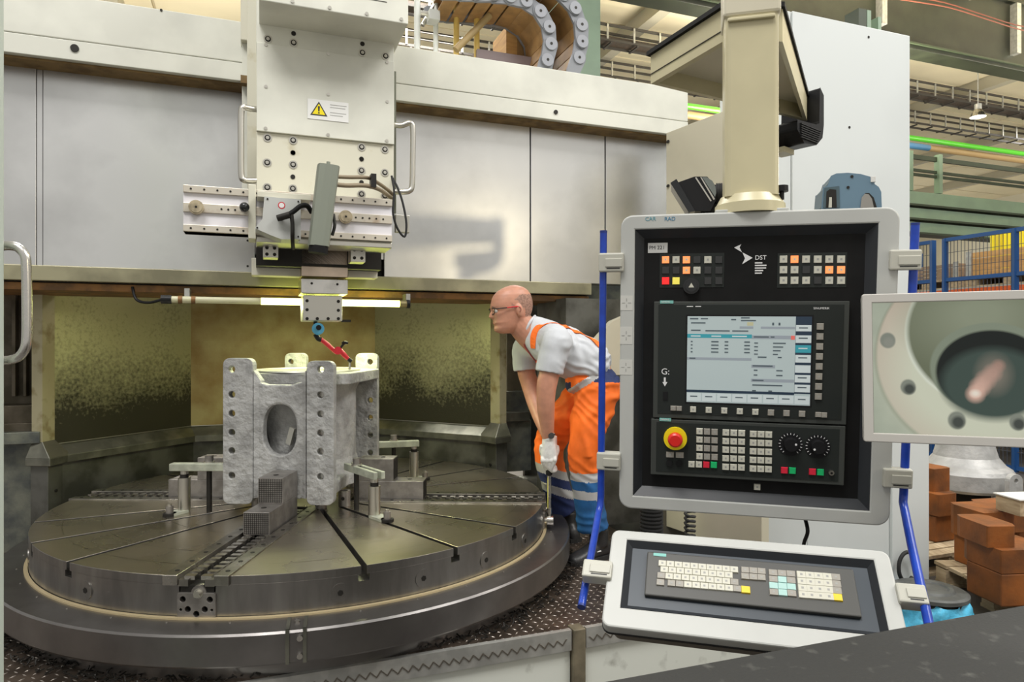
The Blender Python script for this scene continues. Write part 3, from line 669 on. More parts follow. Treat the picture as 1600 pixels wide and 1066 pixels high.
q = mat('blue_grey_speckled_sheet', (.09, .12, .15), .35, .3, var=.4, sc=40)
t = thing('lower_side_panels', 'grey speckled side panels and box between the guard and the bent worker', 'machine frame')
mbox(mat('side_sheet_brownish', (.24, .22, .16), .45, .4, var=.3, sc=4), 792, 816, 470, 612, 4.5, .04, 'door_sheet', t)
mbox(g1, 790, 980, 440, 640, 4.62, .04, 'back_sheet', t)
mbox(g1, 786, 826, 612, 646, 4.45, .10, 'upper_box', t); mbox(ledgem, 784, 828, 645, 658, 4.38, .18, 'ledge_bar', t); mbox(g1, 786, 830, 658, 735, 4.42, .12, 'lower_box', t)
mbox(wallk, 820, 1010, 640, 860, 4.60, .04, 'lower_sheet', t)
MB(ledgem, MF).box(1.3, 2.05, 4.15, 4.6, .13, .165).build('floor_ledge', t)
# ================================================================ crossrail
t = thing('crossrail', 'long white crossrail beam over the stainless panels of the vertical lathe', 'crossrail')
CB = 3.75
zT = sz(1075, 140, CB)[1]; zS = sz(1075, 191-0, CB)[1]; zB = sz(1075, 191, CB)[1]
zB = sz(1041, 209, CB)[1]; zS = sz(1075, 191, CB)[1]
zB = min(zB, zS-.09)
sL, sR = -2.9, sz(1075, 165, CB)[0]
MB(cream, MF).box(sL, sR, CB, 4.7, zS+.004, zT).build('upper_cover', t, bevel=.004)
MB(cream, MF).box(sL, sR, CB-.002, 4.2, zB, zS).build('lower_cover', t, bevel=.003)
MB(brownsh, MF).box(sL, sR-.02, CB+.03, 4.6, zB-.012, zB-.001).build('underside', t)  # brown colour stands in for the shadowed gap below the beam
s_ = sz(868, 171, CB)[0]; MB(darks, MF).cyl((s_, CB-.008, (zB+zS)/2), (s_, CB, (zB+zS)/2), .013, 14).build('plug', t)
s_ = sz(117, 74, CB)[0]; MB(darks, MF).cyl((s_, CB-.008, (zB+zS)/2+.01), (s_, CB, (zB+zS)/2+.01), .018, 14).build('plug', t)
s_, z_ = sz(252, 16, CB); MB(darks, MF).cyl((s_, CB-.004, z_), (s_, CB, z_), .006, 10).build('plug', t)
PCc = 3.9; zp1 = sz(1035, 222, PCc)[1]; zp0 = sz(1035, 447, PCc)[1]
MB(darks, MF).box(sL, sR, PCc+.06, PCc+.1, zp0, zp1+.1).build('rear_cover', t)
MB(olive, MF).box(sL, 1.98, 3.86, 4.05, zp0-.075, zp0-.002).build('lower_lip', t, bevel=.003)
MB(rust, MF).box(sL, 1.98, 3.90, 4.4, zp0-.118, zp0-.082).build('rusty_rail', t, bevel=.002)
MB(darks, MF).box(sL, 1.98, 3.93, 4.4, zp0-.082, zp0-.075).build('shadow_gap', t)
s_, z_ = sz(367, 136, 3.86)
b = MB(pinkp); v_, f_ = plate([circ(0, 0, .045, 10), circ(0, 0, .014, 12)], .02, .002); Mx = MF @ Matrix.Translation((s_, 3.93, z_)) @ Matrix.Rotation(math.pi/2, 4, 'X'); b.add([Mx @ V(p) for p in v_], f_, fr=None); b.build('lifting_lug', t)
tp_ = thing('panel_row', 'row of tall stainless cover panels under the crossrail beam', 'cover panels')
for (a_, b_, nm) in ((-260, 56.5, ''), (67, 399, ''), (600, 828, ''), (829.5, 945, ''), (946.5, 1062, '')):
    s0 = sz(a_, 300, PCc)[0]; s1 = sz(b_, 300, PCc)[0]
    MB(sheet, MF).box(s0, s1, PCc, PCc+.05, zp0, zp1).build('cover_panel', tp_, bevel=.003)
s0 = sz(57.5, 300, PCc)[0]; s1 = sz(66, 300, PCc)[0]; MB(sheet, MF).box(s0, s1, PCc+.004, PCc+.05, zp0, zp1).build('joint_strip', tp_)
MB(sheet, MF).box(sz(385, 300, PCc)[0], sz(620, 300, PCc)[0], PCc+.01, PCc+.05, zp0+.1, zp1).build('rear_panel', tp_)
for px, py in ((388, 156), (388, 227), (387, 376), (387, 416), (588, 394), (588, 424)):
    s_, z_ = sz(px, py, PCc); MB(darks, MF).cyl((s_, PCc-.002, z_), (s_, PCc, z_), .006, 10).build('panel_screw', tp_)
# small oddments in the gap right of the ram
t = thing('gap_fittings', 'small dirty fittings in the gap between crossrail and right-hand panels', 'fittings')
for px, py, w_, h in ((838, 197, .03, .03), (878, 203, .05, .05), (940, 212, .03, .04), (965, 214, .03, .04)):
    s_, z_ = sz(px, py, 3.95); MB(creamy, MF).box(s_-w_/2, s_+w_/2, 3.95, 4.0, z_-h, z_+h).build('fitting', t, bevel=.003)
# ================================================================ fluorescent machine lamp
t = thing('tube_lamp', 'lit yellow-green fluorescent tube lamp under the crossrail', 'lamp')
CL = 3.80; s0, z0 = sz(262, 468, CL); s1, z1 = sz(640, 476, CL); zl = (z0+z1)/2; zl = z0
sa = sz(408, 472, CL)[0]; sb = sz(624, 475, CL)[0]; sc_ = sz(268, 468, CL)[0]
MB(black, MF).cyl((s0-.03, CL, zl), (sc_, CL, zl), .022, 16).build('end_cap', t)
MB(glasst, MF).cyl((sc_, CL, zl), (sa, CL, zl), .017, 16).build('unlit_section', t)
MB(tubelit, MF).cyl((sa, CL, zl), (sb, CL, zl), .018, 16).build('lit_section', t)
MB(mat('lamp_collar', (.3, .25, .12), .4, .5), MF).cyl((sb, CL, zl), (sb+.04, CL, zl), .020, 16).build('collar', t)
MB(black, MF).cyl((sb+.04, CL, zl), (s1, CL, zl), .024, 16).build('end_cap', t)
for s_ in (sc_+.04, sc_+.10): MB(rust, MF).cyl((s_-.01, CL, zl), (s_+.01, CL, zl), .020, 16).build('collar', t)
for s_ in (sc_+.07, sb+.05): MB(galv, MF).box(s_-.012, s_+.012, CL, CL+.1, zl+.014, zp0-.10).build('bracket', t)
MB(black).tube([mpt(sz(207, 458, 3.9)[0], 3.9, sz(207, 458, 3.9)[1]+.03), mpt(*(lambda a: (a[0], 3.88, a[1]))(sz(213, 468, 3.88))), mpt(*(lambda a: (a[0], 3.84, a[1]))(sz(232, 473, 3.84))), mpt(s0-.02, CL, zl)], .007, 8, 6).build('supply_cable', t)
# real light of the tube
l = bpy.data.lights.new('tube_light', 'AREA'); l.shape = 'RECTANGLE'; l.size = sb-sa; l.size_y = .03; l.energy = 11; l.color = (.95, 1, .55)
o = bpy.data.objects.new('tube_light', l); COL.objects.link(o); o.location = mpt((sa+sb)/2, CL+.0, zl-.025); o.rotation_euler = (0, 0, TH)
# ================================================================ ram / tool head
t = thing('ram_head', 'tall cream-painted tool ram housing of the vertical lathe hanging from the crossrail', 'ram')
CR = 3.40
def rp(px, py, c=CR): return sz(px, py, c)
sl, sr = sz(400.5, 180, CR)[0], sz(615.5, 180, CR)[0]
zt = sz(405, 5, CR)[1]+.02; zA = rp(405, 68)[1]; zC = rp(405, 206)[1]; zD = rp(405, 298)[1]
MB(cream, MF).box(sl, sr, CR, CR+.52, zA+.002, zt+.3).build('upper_plate', t, bevel=.003)
MB(cream, MF).box(sl+.001, sr-.001, CR-.014, CR+.3, zC+.001, zA).build('cover_plate', t, bevel=.002)
MB(creamy, MF).box(sl, sr, CR, CR+.52, zD-.02, zC).build('lower_plate', t, bevel=.003)
for (px0, px1, c, m_) in ((386, 397, 3.55, creamy), (378, 388, 3.75, cream)):
    MB(m_, MF).box(sz(px0, 180, c)[0], sl+.01, c, c+.15, zD, zt+.3).build('side_rail', t, bevel=.002)
ms_ = MB(darks).cyl((0, 0, 0), (0, -.003, 0), .011, 14).mesh('bolt_hole', V()); mb_ = MB(satin).cyl((0, 0, 0), (0, -.003, 0), .0195, 18).use(darks).cyl((0, -.002, 0), (0, -.0036, 0), .0135, 14).use(satin).cyl((0, -.002, 0), (0, -.007, 0), .0085, 6).mesh('bolt', V()); mc_ = MB(satin).cyl((0, 0, 0), (0, -.003, 0), .008, 12).mesh('screw', V())
def bolts(me, nm, lst, c, ox, oy, k):
    for x, y in lst:
        s_, z_ = sz(ox+x/k, oy+y/k, c); piece(nm, me, Matrix.Translation(mpt(s_, c, z_)) @ Matrix.Rotation(TH, 4, 'Z'), t)
bolts(mb_, 'bolt', ((275, 128), (435, 152), (275, 245), (435, 268), (865, 218), (1010, 242), (865, 330), (1010, 352), (272, 862), (432, 878), (860, 920), (1005, 935), (270, 1017), (432, 1030)), CR, 350, 0, 4)
bolts(ms_, 'bolt_hole', ((275, 68), (435, 95), (435, 210), (865, 163), (1010, 187), (865, 275), (432, 955), (860, 995)), CR, 350, 0, 4)
bolts(mc_, 'cover_screw', ((262, 280), (652, 337), (1020, 390), (262, 541), (652, 590), (1020, 636), (260, 802), (650, 843), (1017, 880)), CR-.014, 350, 0, 4)
bolts(mb_, 'bolt', ((1122, 140), (1261, 152), (562, 240), (714, 247), (1122, 280), (1261, 290)), CR, 270, 230, 3.807)
bolts(ms_, 'bolt_hole', ((714, 33), (714, 177), (1122, 70), (1122, 210)), CR, 270, 230, 3.807)
# top box
CT_ = 3.16; s0 = sz(405, 5, CT_)[0]; s1 = sz(638, 38, CT_)[0]; zb_ = sz(638, 38, CT_)[1]
MB(cream, MF).box(s0, s1, CT_, 4.3, zb_, zb_+.6).build('drive_box', t, bevel=.004)
MB(darks, MF).box(s0+.04, s1-.1, CT_-.002, CT_, zb_+.085, zb_+.087).build('box_seam', t)
for px, py in ((457, 2), (515, 12), (573, 21.5), (627, 30)):
    s_, z_ = sz(px, py, CT_); MB(satin, MF).cyl((s_, CT_, z_), (s_, CT_-.004, z_), .008, 12).build('box_screw', t)
c = 3.66; MB(creamy, MF).box(sz(376, 40, c)[0], sz(404, 40, c)[0], c, c+.3, sz(377, 62, c)[1], zt+.5).build('side_box', t, bevel=.004)
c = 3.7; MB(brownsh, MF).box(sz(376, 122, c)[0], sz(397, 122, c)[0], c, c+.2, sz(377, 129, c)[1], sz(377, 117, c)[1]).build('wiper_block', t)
MB(cream, MF).box(sz(378, 90, c)[0], sz(397, 90, c)[0], c, c+.2, sz(377, 117, c)[1], sz(377, 60, c)[1]).build('side_cover', t)
# handles
def handle(pts, c_, r, par, name='grab_handle', m_=satin):
    P_ = []
    for i, (px, py, cc) in enumerate(pts): s_, z_ = sz(px, py, cc); P_.append(mpt(s_, cc, z_))
    MB(m_).tube(P_, r, 12, 5).build(name, par)
c = 3.42
handle([(404, 171, c), (392, 170, c-.02), (381, 168, c-.03), (377, 177, c-.03), (376.5, 220, c-.03), (377, 272, c-.03), (381, 281, c-.03), (392, 282, c-.02), (404, 282, c)], c, .014, t)
handle([(613, 195, c), (628, 196, c-.02), (640, 192, c-.03), (645, 201, c-.03), (645, 245, c-.03), (644, 288, c-.03), (640, 298, c-.03), (628, 300, c-.02), (612, 299, c)], c, .014, t)
MB(mat('edge_strip_green', (.17, .18, .13), .5), MF).box(sz(616, 200, 3.45)[0], sz(619, 200, 3.45)[0], 3.45, 3.47, rp(616, 330)[1], rp(616, 105)[1]).build('edge_strip', t)
# warning sign
a0 = sz(480.5, 157, CR-.015); a1 = sz(544.5, 192, CR-.015); SF = frame(mpt(a0[0], CR-.0155, a1[1]), (CT, ST, 0), (0, 0, 1)); wS, hS = a1[0]-a0[0], sz(480.5, 157, CR-.015)[1]-sz(480.5, 186, CR-.015)[1]
sg = thing('warning_sign', 'white warning sign with a yellow exclamation triangle on the ram housing', 'sign')
FS = SF @ Matrix.Translation((0, 0, 0)); hS = .095
MB(mat('sign_white', (.78, .78, .76), .4), FS).box(0, wS, 0, hS, -.0005, .001).build('sign_plate', sg)
b = MB(printk); b.prism([(.012, .018), (.092, .018), (.052, .086)], FS @ Matrix.Translation((0, 0, .001)), .0006); b.build('triangle_border', sg)
b = MB(yel); b.prism([(.022, .024), (.082, .024), (.052, .076)], FS @ Matrix.Translation((0, 0, .0016)), .0006); b.build('triangle', sg)
b = MB(printk); b.prism([(.049, .038), (.055, .038), (.057, .063), (.047, .063)], FS @ Matrix.Translation((0, 0, .0022)), .0005); b.prism([(.048, .028), (.056, .028), (.056, .034), (.048, .034)], FS @ Matrix.Translation((0, 0, .0022)), .0005); b.build('exclamation_mark', sg)
b = MB(greyprint, FS)
for k, w_ in enumerate((.078, .072, 0, .076, .06)):
    if w_: b.box(.104, .104+w_, .075-k*.0125, .0785-k*.0125, .001, .0014)
b.build('print_lines', sg, kind='stuff')
# horizontal rail assembly
tr = thing('tool_slide', 'horizontal tool slide with white channels and bolted strips across the ram bottom', 'slide')
c = 3.20; z1 = sz(286, 288, c)[1]; z0 = sz(286, 361, c)[1]; s0, s1 = sz(286, 320, c)[0], sz(613, 340, c)[0]; H = z1-z0
wchan = mat('slide_channel_white', (.75, .73, .76), .35)
strip = mat('slide_strip_beige', (.62, .57, .48), .35, .4, col2=(.42, .32, .22), sc=14, lo=.55, hi=.75)
MB(wchan, MF).box(s0, s1, c+.012, c+.10, z0, z1).build('channel', tr)
MB(strip, MF).box(s0, s1, c, c+.10, z1-.032, z1).build('bolted_strip', tr, bevel=.002)
MB(strip, MF).box(s0, s1, c, c+.10, z0, z0+.030).build('bolted_strip', tr, bevel=.002)
MB(strip, MF).box(s0, s1, c+.002, c+.10, z0+H*.42, z0+H*.62).build('centre_strip', tr, bevel=.002)
x = s0+.03
hm = MB(darks).cyl((0, 0, 0), (0, -.002, 0), .0045, 8).mesh('strip_bolt', V())
while x < s1-.02:
    for z_ in (z1-.016, z0+.014): piece('strip_bolt', hm, Matrix.Translation(mpt(x, c, z_)) @ Matrix.Rotation(TH, 4, 'Z'), tr)
    x += .052
for grp in ((598, 460), ): pass
for px0 in (346, 556):
    for k in range(5):
        s_, _ = sz(px0+k*10.7, 330, c); piece('index_hole', hm, Matrix.Translation(mpt(s_, c+.002, z0+H*.52)) @ Matrix.Rotation(TH, 4, 'Z'), tr)
def disc(px, py, r, m_, nm):
    s_, z_ = sz(px, py, c); MB(m_, MF).cyl((s_, c+.002, z_), (s_, c-.022, z_), r, 22).cyl((s_, c-.022, z_), (s_, c-.026, z_), r*.8, 22).use(darks).cyl((s_, c-.026, z_), (s_, c-.027, z_), .005, 10).build(nm, tr)
kn = mat('worn_brass_disc', (.45, .38, .26), .45, .6, var=.3, sc=30)
disc(307, 325, .030, kn, 'clamp_disc'); disc(539.5, 340, .030, kn, 'clamp_disc')
s_, z_ = sz(382, 324, c-.03); MB(blackg, MF).sphere((s_, c-.035, z_), .021, 18).cyl((s_, c, z_), (s_, c-.02, z_), .009, 12).build('ball_knob', tr)
MB(creamy, MF).box(sz(388, 330, c)[0], sz(400, 330, c)[0], c-.01, c+.12, z0-.02, z1+.02).build('carriage_plate', tr, bevel=.003)
MB(creamy, MF).box(sz(398, 330, c)[0], s1, c+.02, c+.2, z0-.006, z1+.004).build('slide_body', tr)
MB(satin, MF).box(sz(400, 330, c)[0], s1, c+.01, c+.2, z0-.03, z0-.006).build('slide_lip', tr, bevel=.003)
# undercarriage behind slide
MB(darks, MF).box(sz(400, 390, 3.42)[0], sz(600, 390, 3.42)[0], 3.5, 3.86, rp(400, 412, 3.42)[1], rp(400, 360, 3.42)[1]).build('dark_recess', t)
MB(creamy, MF).box(sz(393, 420, 3.6)[0], sz(470, 420, 3.6)[0], 3.6, 3.7, sz(400, 430, 3.6)[1], sz(400, 403, 3.6)[1]).build('lower_cover', t, bevel=.002)
MB(creamy, MF).box(sz(544, 420, 3.6)[0], sz(590, 420, 3.6)[0], 3.6, 3.7, sz(560, 434, 3.6)[1], sz(560, 411, 3.6)[1]).build('lower_cover', t, bevel=.002)
for (a0, b0, a1, b1) in ((411, 382, 435, 403), (548, 384, 571, 410)):
    c = 3.36; s0_, z1_ = sz(a0, b0, c); s1_, z0_ = sz(a1, b1, c)
    MB(satin, MF).box(s0_, s1_, c, c+.1, z0_, z1_).build('guide_shoe', t, bevel=.002)
    for u_ in (.25, .75):
        for w_ in (.25, .75): MB(darks, MF).cyl((s0_+(s1_-s0_)*u_, c, z0_+(z1_-z0_)*w_), (s0_+(s1_-s0_)*u_, c-.003, z0_+(z1_-z0_)*w_), .008, 10).build('shoe_bolt', t)
# swing cover
c = 3.08
pol = [(413, 307), (470, 312), (470, 374), (440, 374), (424, 368), (408, 361), (398, 357), (404, 350), (410, 342)]
sw = thing('swing_cover', 'pale quarter-round metal cover with a cable plug below the ram', 'cover')
pts = [sz(x, y, c) for x, y in pol]; FM = frame(mpt(0, c, 0), (CT, ST, 0), (0, 0, 1))
MB(offwhite).prism(pts, FM, -.13).build('shell', sw, bevel=.006)
MB(creamy, MF).box(sz(402, 300, c)[0], sz(486, 300, c)[0], c+.02, c+.12, sz(402, 306, c)[1], sz(402, 297, c)[1]).build('top_bracket', sw, bevel=.002)
b = MB(redpl); s_, z_ = sz(440, 321, c); b.prism(circ(s_, z_, .015, 14), FM @ Matrix.Translation((0, 0, .0002)), .0006); b.use(mat('sign_white', (.7, .7, .7))); b.prism(circ(s_, z_, .011, 14), FM @ Matrix.Translation((0, 0, .0006)), .0006); b.build('round_sticker', sw)
for px, py in ((418, 311), (466, 315), (466, 370), (402, 356)): s_, z_ = sz(px, py, c); MB(darks, MF).cyl((s_, c, z_), (s_, c-.003, z_), .004, 8).build('cover_screw', sw)
def mtube(lst, r, m_, nm, par, n=8, k=5): return MB(m_).tube([mpt(*(lambda a, cc=cc: (a[0], cc, a[1]))(sz(px, py, cc))) for px, py, cc in lst], r, n, k).build(nm, par)
mtube([(438, 342, c-.01), (446, 338, c-.03), (458, 331, c-.03), (470, 322, c-.03), (480, 322, c-.02), (487, 332, c)], .011, blackm, 'plug_cable', sw)
mtube([(455, 334, c-.03), (457, 350, c-.03), (457, 372, c-.02), (458, 388, c+.05)], .009, darks, 'plug_cable', sw)
s_, z_ = sz(441, 340, c); MB(darks, MF).cyl((s_-.02, c-.02, z_-.008), (s_+.03, c-.035, z_+.008), .014, 12).build('plug', sw)
# work light
wl = thing('work_light', 'leaning grey-green tubular work light hanging in front of the tool slide', 'lamp')
c = 2.98; T_ = [sz(x, y, c) for x, y in ((496.5, 256), (531, 261), (514.5, 386), (482, 383))]
b = MB(lampgr); P4 = [mpt(s_, c, z_) for s_, z_ in T_]; nb = MF.to_3x3() @ V((0, 1, 0))
pr = []
for e0, e1 in ((P4[0], P4[1]), (P4[3], P4[2])):
    m_ = (e0+e1)/2; h_ = (e1-e0)/2
    pr.append([m_-h_-nb*.0, m_-h_*.85-nb*.020, m_-h_*.35-nb*.026, m_+h_*.35-nb*.026, m_+h_*.85-nb*.020, m_+h_, m_+h_+nb*.05, m_-h_+nb*.05])
b.rings(pr, smooth=False); b.build('lamp_body', wl)
m_ = (P4[3]+P4[2])/2+nb*.01; d_ = ((P4[3]+P4[2])/2-(P4[0]+P4[1])/2).normalized()
MB(blackm).cyl(m_, m_+d_*.030, .040, 20).build('lens_ring', wl)
q_ = (P4[0]+P4[1])/2+nb*.02; MB(lampgr).cyl(q_, q_+V((0, 0, .02)), .008, 10).build('top_screw', wl)
mtube([(516, 287, 3.05), (540, 290, 3.1), (570, 290, 3.15), (590, 295, 3.2), (606, 305, 3.3), (614, 312, 3.38)], .010, mat('hose_brown', (.24, .19, .12), .5), 'supply_hose', wl)
mtube([(520, 276, 3.1), (545, 277, 3.12), (575, 278, 3.18), (592, 287, 3.25), (606, 297, 3.32), (614, 304, 3.38)], .009, MATS['hose_brown'], 'supply_hose', wl)
s_, z_ = sz(583, 283, 3.17); MB(darks, MF).box(s_-.012, s_+.012, 3.15, 3.2, z_-.03, z_+.03).build('hose_clip', wl)
mtube([(612, 275, 3.35), (616, 300, 3.33), (614, 330, 3.32), (620, 355, 3.32), (632, 370, 3.33), (635, 350, 3.33), (630, 320, 3.34), (622, 295, 3.36), (613, 278, 3.4)], .0055, rubber, 'cable_loop', wl)
s0_, z1_ = sz(618, 335, 3.5); s1_, z0_ = sz(640, 364, 3.5); MB(satin, MF).box(s0_, s1_, 3.5, 3.53, z0_, z1_).build('junction_plate', wl, bevel=.003)
mtube([(521, 335, 3.02), (523, 352, 3.0), (519, 368, 3.0)], .007, darks, 'short_cable', wl)
# ram bottom and tool
rb = thing('tool_ram', 'square warm-coloured ground steel tool ram with bolted tool block pointing at the casting', 'ram')
c = 3.50
def rbx(m_, a0, b0, a1, b1, c, dep, nm, bev=.003):
    s0_, z1_ = sz(a0, b0, c); s1_, z0_ = sz(a1, b1, c); s0_ = sz(a0, (b0+b1)/2, c)[0]; s1_ = sz(a1, (b0+b1)/2, c)[0]
    return MB(m_, MF).box(s0_, s1_, c, c+dep, z0_, z1_).build(nm, rb, bevel=bev)
rbx(copperish, 471, 370, 543.5, 415, c, .23, 'ram_square'); rbx(copperish, 471, 415.3, 543.5, 434, c-.002, .234, 'ram_collar')
rbx(steel_lt, 470.5, 435, 543.5, 460, c-.004, .24, 'tool_adapter'); rbx(satin, 473.5, 461, 535, 502, c+.01, .2, 'tool_block', .004)
for px, py in ((487, 443), (527, 444.5)): s_, z_ = sz(px, py, c); MB(darks, MF).cyl((s_, c-.007, z_), (s_, c, z_), .006, 10).build('adapter_hole', rb)
for px, py in ((480, 470), (529, 471), (480, 484), (529, 485), (480, 498), (496, 498), (513, 498), (529, 498)): s_, z_ = sz(px, py, c); MB(darks, MF).cyl((s_, c+.006, z_), (s_, c+.012, z_), .008, 10).build('block_hole', rb)
s_, z_ = sz(536, 501, c); MB(darks, MF).box(s_, s_+.045, c+.05, c+.08, z_-.006, z_+.006).build('side_pin', rb)
# dial indicator on red arm
di = thing('indicator_arm', 'red jointed dial-indicator arm with light blue clamp reaching into the casting bore', 'measuring arm')
c = 3.5
P = lambda px, py, cc=3.5: (lambda a: mpt(a[0], cc, a[1]))(sz(px, py, cc))
MB(darks).cyl(P(493, 502, 3.6), P(492, 520, 3.6), .010, 12).build('holder_pin', di)
u_ = V((CT, ST, 0)); vb = V((-ST, CT, 0))
MB(bluecl).cyl(P(497, 514, 3.56), P(497, 514, 3.5), .030, 20).cyl(P(497, 514, 3.5), P(497, 514, 3.49), .024, 20).build('blue_clamp', di)
MB(black).cyl(P(498, 512, 3.49), P(498, 512, 3.47), .013, 14).build('clamp_knob', di)
MB(black).tube([P(493, 522, 3.54), P(497, 529, 3.54), P(502, 531, 3.54)], .013, 10, 4).build('black_joint', di)
MB(redpl).tube([P(501, 530, 3.54), P(511, 538, 3.54), P(521, 547, 3.54)], .011, 12, 3, [.010, .012, .010]).build('red_arm', di)
MB(redpl).cyl(P(528, 548, 3.56), P(528, 548, 3.51), .020, 18).build('red_joint', di)
MB(redpl).tube([P(521, 547, 3.54), P(527, 551, 3.54)], .012, 10).build('red_arm', di)
MB(redpl).tube([P(531, 547, 3.54), P(538, 555, 3.54), P(544, 561, 3.54)], .011, 12, 0, [.012, .013, .009]).build('red_arm', di)
MB(black).cyl(P(531, 545, 3.53), P(538, 536, 3.53), .006, 10).sphere(P(539, 536, 3.53), .014, 12, (1.3, 1, .7)).build('tension_knob', di)
MB(black).tube([P(544, 561, 3.54), P(549, 565, 3.54)], .011, 10).build('black_joint', di)
MB(satin).cyl(P(547, 565, 3.55), P(546, 578, 3.55), .006, 8).build('stylus', di)
# ================================================================ energy chains and guard rail on top of the crossrail
def chain(pix, c, label, wdt):
    t = thing('energy_chain', label, 'energy chain')
    pl = [sz(x, y, c) for x, y in pix]; pp, _ = crom([V((a, 0, b)) for a, b in pl], 12)
    L_ = [0]
    for a, b in zip(pp, pp[1:]): L_.append(L_[-1]+(b-a).length)
    step = .118; d = 0; nodes = []
    while d <= L_[-1]:
        k = max(i for i in range(len(L_)) if L_[i] <= d); k = min(k, len(pp)-2); f_ = (d-L_[k])/(L_[k+1]-L_[k]); nodes.append(pp[k].lerp(pp[k+1], f_)); d += step
    for i in range(len(nodes)-1):
        a, b = nodes[i], nodes[i+1]; dr = (b-a).normalized(); nn = V((-dr.z, 0, dr.x))
        for cc, sgn in ((c, -1), (c+wdt, 1)):
            F_ = frame(MF @ V((a.x, cc, a.z)), MF.to_3x3() @ dr, MF.to_3x3() @ nn)
            ol = arc(0, 0, .054, math.pi/2, 3*math.pi/2, 8)+arc(step, 0, .047, -math.pi/2, math.pi/2, 8)
            MB(chaing).prism(ol, F_, .018 if i % 2 else .026).build('link', t)
            if sgn < 0: 
                MB(mat('chain_disc_grey', (.27, .28, .31), .45), F_).cyl((0, 0, .02), (0, 0, .036), .044, 20).use(darks).cyl((0, 0, .03), (0, 0, .038), .010, 10).build('link_disc', t)
        A = MF @ V((a.x, c+.02, a.z)); 
        for sg in (-1, 1):
            q0, q1 = a+nn*.048*sg+dr*.01, b+nn*.048*sg-dr*.01
            MB(brownpl).hexa([MF @ V((p.x, cc, p.z)) for p, cc in ((q0, c), (q1, c), (q1, c+wdt), (q0, c+wdt))], [MF @ V((p.x-nn.x*.008*sg, cc, p.z-nn.z*.008*sg)) for p, cc in ((q0, c), (q1, c), (q1, c+wdt), (q0, c+wdt))]).build('crossbar', t)
ch = [(690, -12), (740, -8), (790, -4), (828, 8), (850, 32), (859, 62), (852, 100), (842, 130)]
chain(ch, 4.35, 'dark energy chain curving down onto the crossrail, the left of the pair', .33)
chain([(780, -40), (830, -30), (872, -10), (896, 15), (907, 45), (906, 75), (897, 108), (880, 135)], 4.30, 'dark energy chain curving down onto the crossrail, the right of the pair', .36)
t = thing('guard_rail', 'tubular white and yellow guard rail standing on top of the crossrail', 'guard rail')
yp = mat('rail_yellow_ochre', (.62, .44, .12), .5)
for px, m_, r in ((652, white, .022), (681, white, .018), (713, yp, .020), (745, yp, .020)):
    s_, _ = sz(px, 60, 4.6); MB(m_, MF).cyl((s_, 4.6, zT), (s_, 4.6, zT+1.0), r, 12).build('post', t)
MB(satin).cyl(P(657, 20, 4.55), P(685, 24, 4.55), .018, 12).build('cross_tube', t)
MB(offwhite, MF).box(sz(671, 20, 4.5)[0], sz(688, 20, 4.5)[0], 4.5, 4.6, sz(680, 30, 4.5)[1], sz(680, 14, 4.5)[1]).build('clamp_fitting', t, bevel=.004)
MB(mat('strut_brown', (.32, .23, .10), .5)).cyl(P(712, 78, 4.5), P(765, 24, 4.5), .024, 14).build('diagonal_strut', t)
MB(satin).cyl(P(660, 40, 4.6), P(682, 2, 4.6), .014, 12).build('diagonal_strut', t)
t = thing('wooden_box', 'brown wooden box and tray under the curving energy chains', 'box')
c = 4.7; MB(woodo, MF).box(sz(791, 70, c)[0], sz(808, 70, c)[0], c, c+.3, zT, sz(800, 42, c)[1]).build('side_board', t)
MB(brownpl, MF).box(sz(808, 70, c)[0], sz(850, 70, c)[0], c, c+.3, zT, sz(800, 42, c)[1]).build('box_body', t)
c = 4.55; MB(mat('tray_purple_brown', (.16, .12, .12), .5), MF).box(sz(746, 85, c)[0], sz(840, 85, c)[0], c, c+.15, zT, sz(746, 76, c)[1]).build('tray_side', t)
# ================================================================ cabinets right of the crossrail
t = thing('control_cabinet', 'tall white control cabinet at the right end of the crossrail', 'cabinet')
c = 3.3; zt_ = sz(1419, 57, c)[1]
s0, s1, s2 = sz(1207, 300, c)[0], sz(1236.5, 300, c)[0], sz(1419.5, 300, c)[0]
MB(wpaint, MF).box(s0, s1-.004, c, c+.5, FLOOR, zt_).build('cabinet_side_panel', t, bevel=.003)
MB(wpaint, MF).box(s1, s2, c-.01, c+.5, FLOOR, zt_).build('cabinet_door', t, bevel=.003)
for px, py in ((1327, 199), (1357, 58)): s_, z_ = sz(px, py, c-.01); MB(darks, MF).cyl((s_, c-.013, z_), (s_, c-.01, z_), .008, 10).build('hole', t)
t = thing('cable_duct_cabinet', 'lower white cabinet standing behind the right blue rod', 'cabinet')
c = 3.15; s0, s1, s2, s3 = (sz(p, 700, c)[0] for p in (1186, 1262, 1390, 1447)); z_ = sz(1447, 600, c)[1]
MB(wpaint, MF).box(s0, s1-.003, c, c+.12, FLOOR, z_).build('panel', t, bevel=.002); MB(wpaint, MF).box(s1, s2-.003, c, c+.12, FLOOR, z_).build('panel', t, bevel=.002); MB(wpaint, MF).box(s2, s3, c-.02, c+.12, FLOOR, z_).build('panel', t, bevel=.002)
s_, zz = sz(1415, 885, c-.05); b = MB(rubber); b.tube([mpt(s_+.07*math.cos(a), c-.06, zz+.09*math.sin(a)) for a in [i*.45 for i in range(13)]], .012, 8, 2); b.build('cable_ring', t)
t = thing('beige_side_cover', 'beige enclosure side wall between the stainless panels and the console post', 'cover')
Q = [V((.949, 4.20, 0)), V((1.304, 3.567, 0)), V((1.35, 3.585, 0)), V((1.10, 4.28, 0))]
MB(beige2).hexa([p+V((0, 0, 0)) for p in Q], [p+V((0, 0, 2.42)) for p in Q]).build('side_wall', t, bevel=.003)
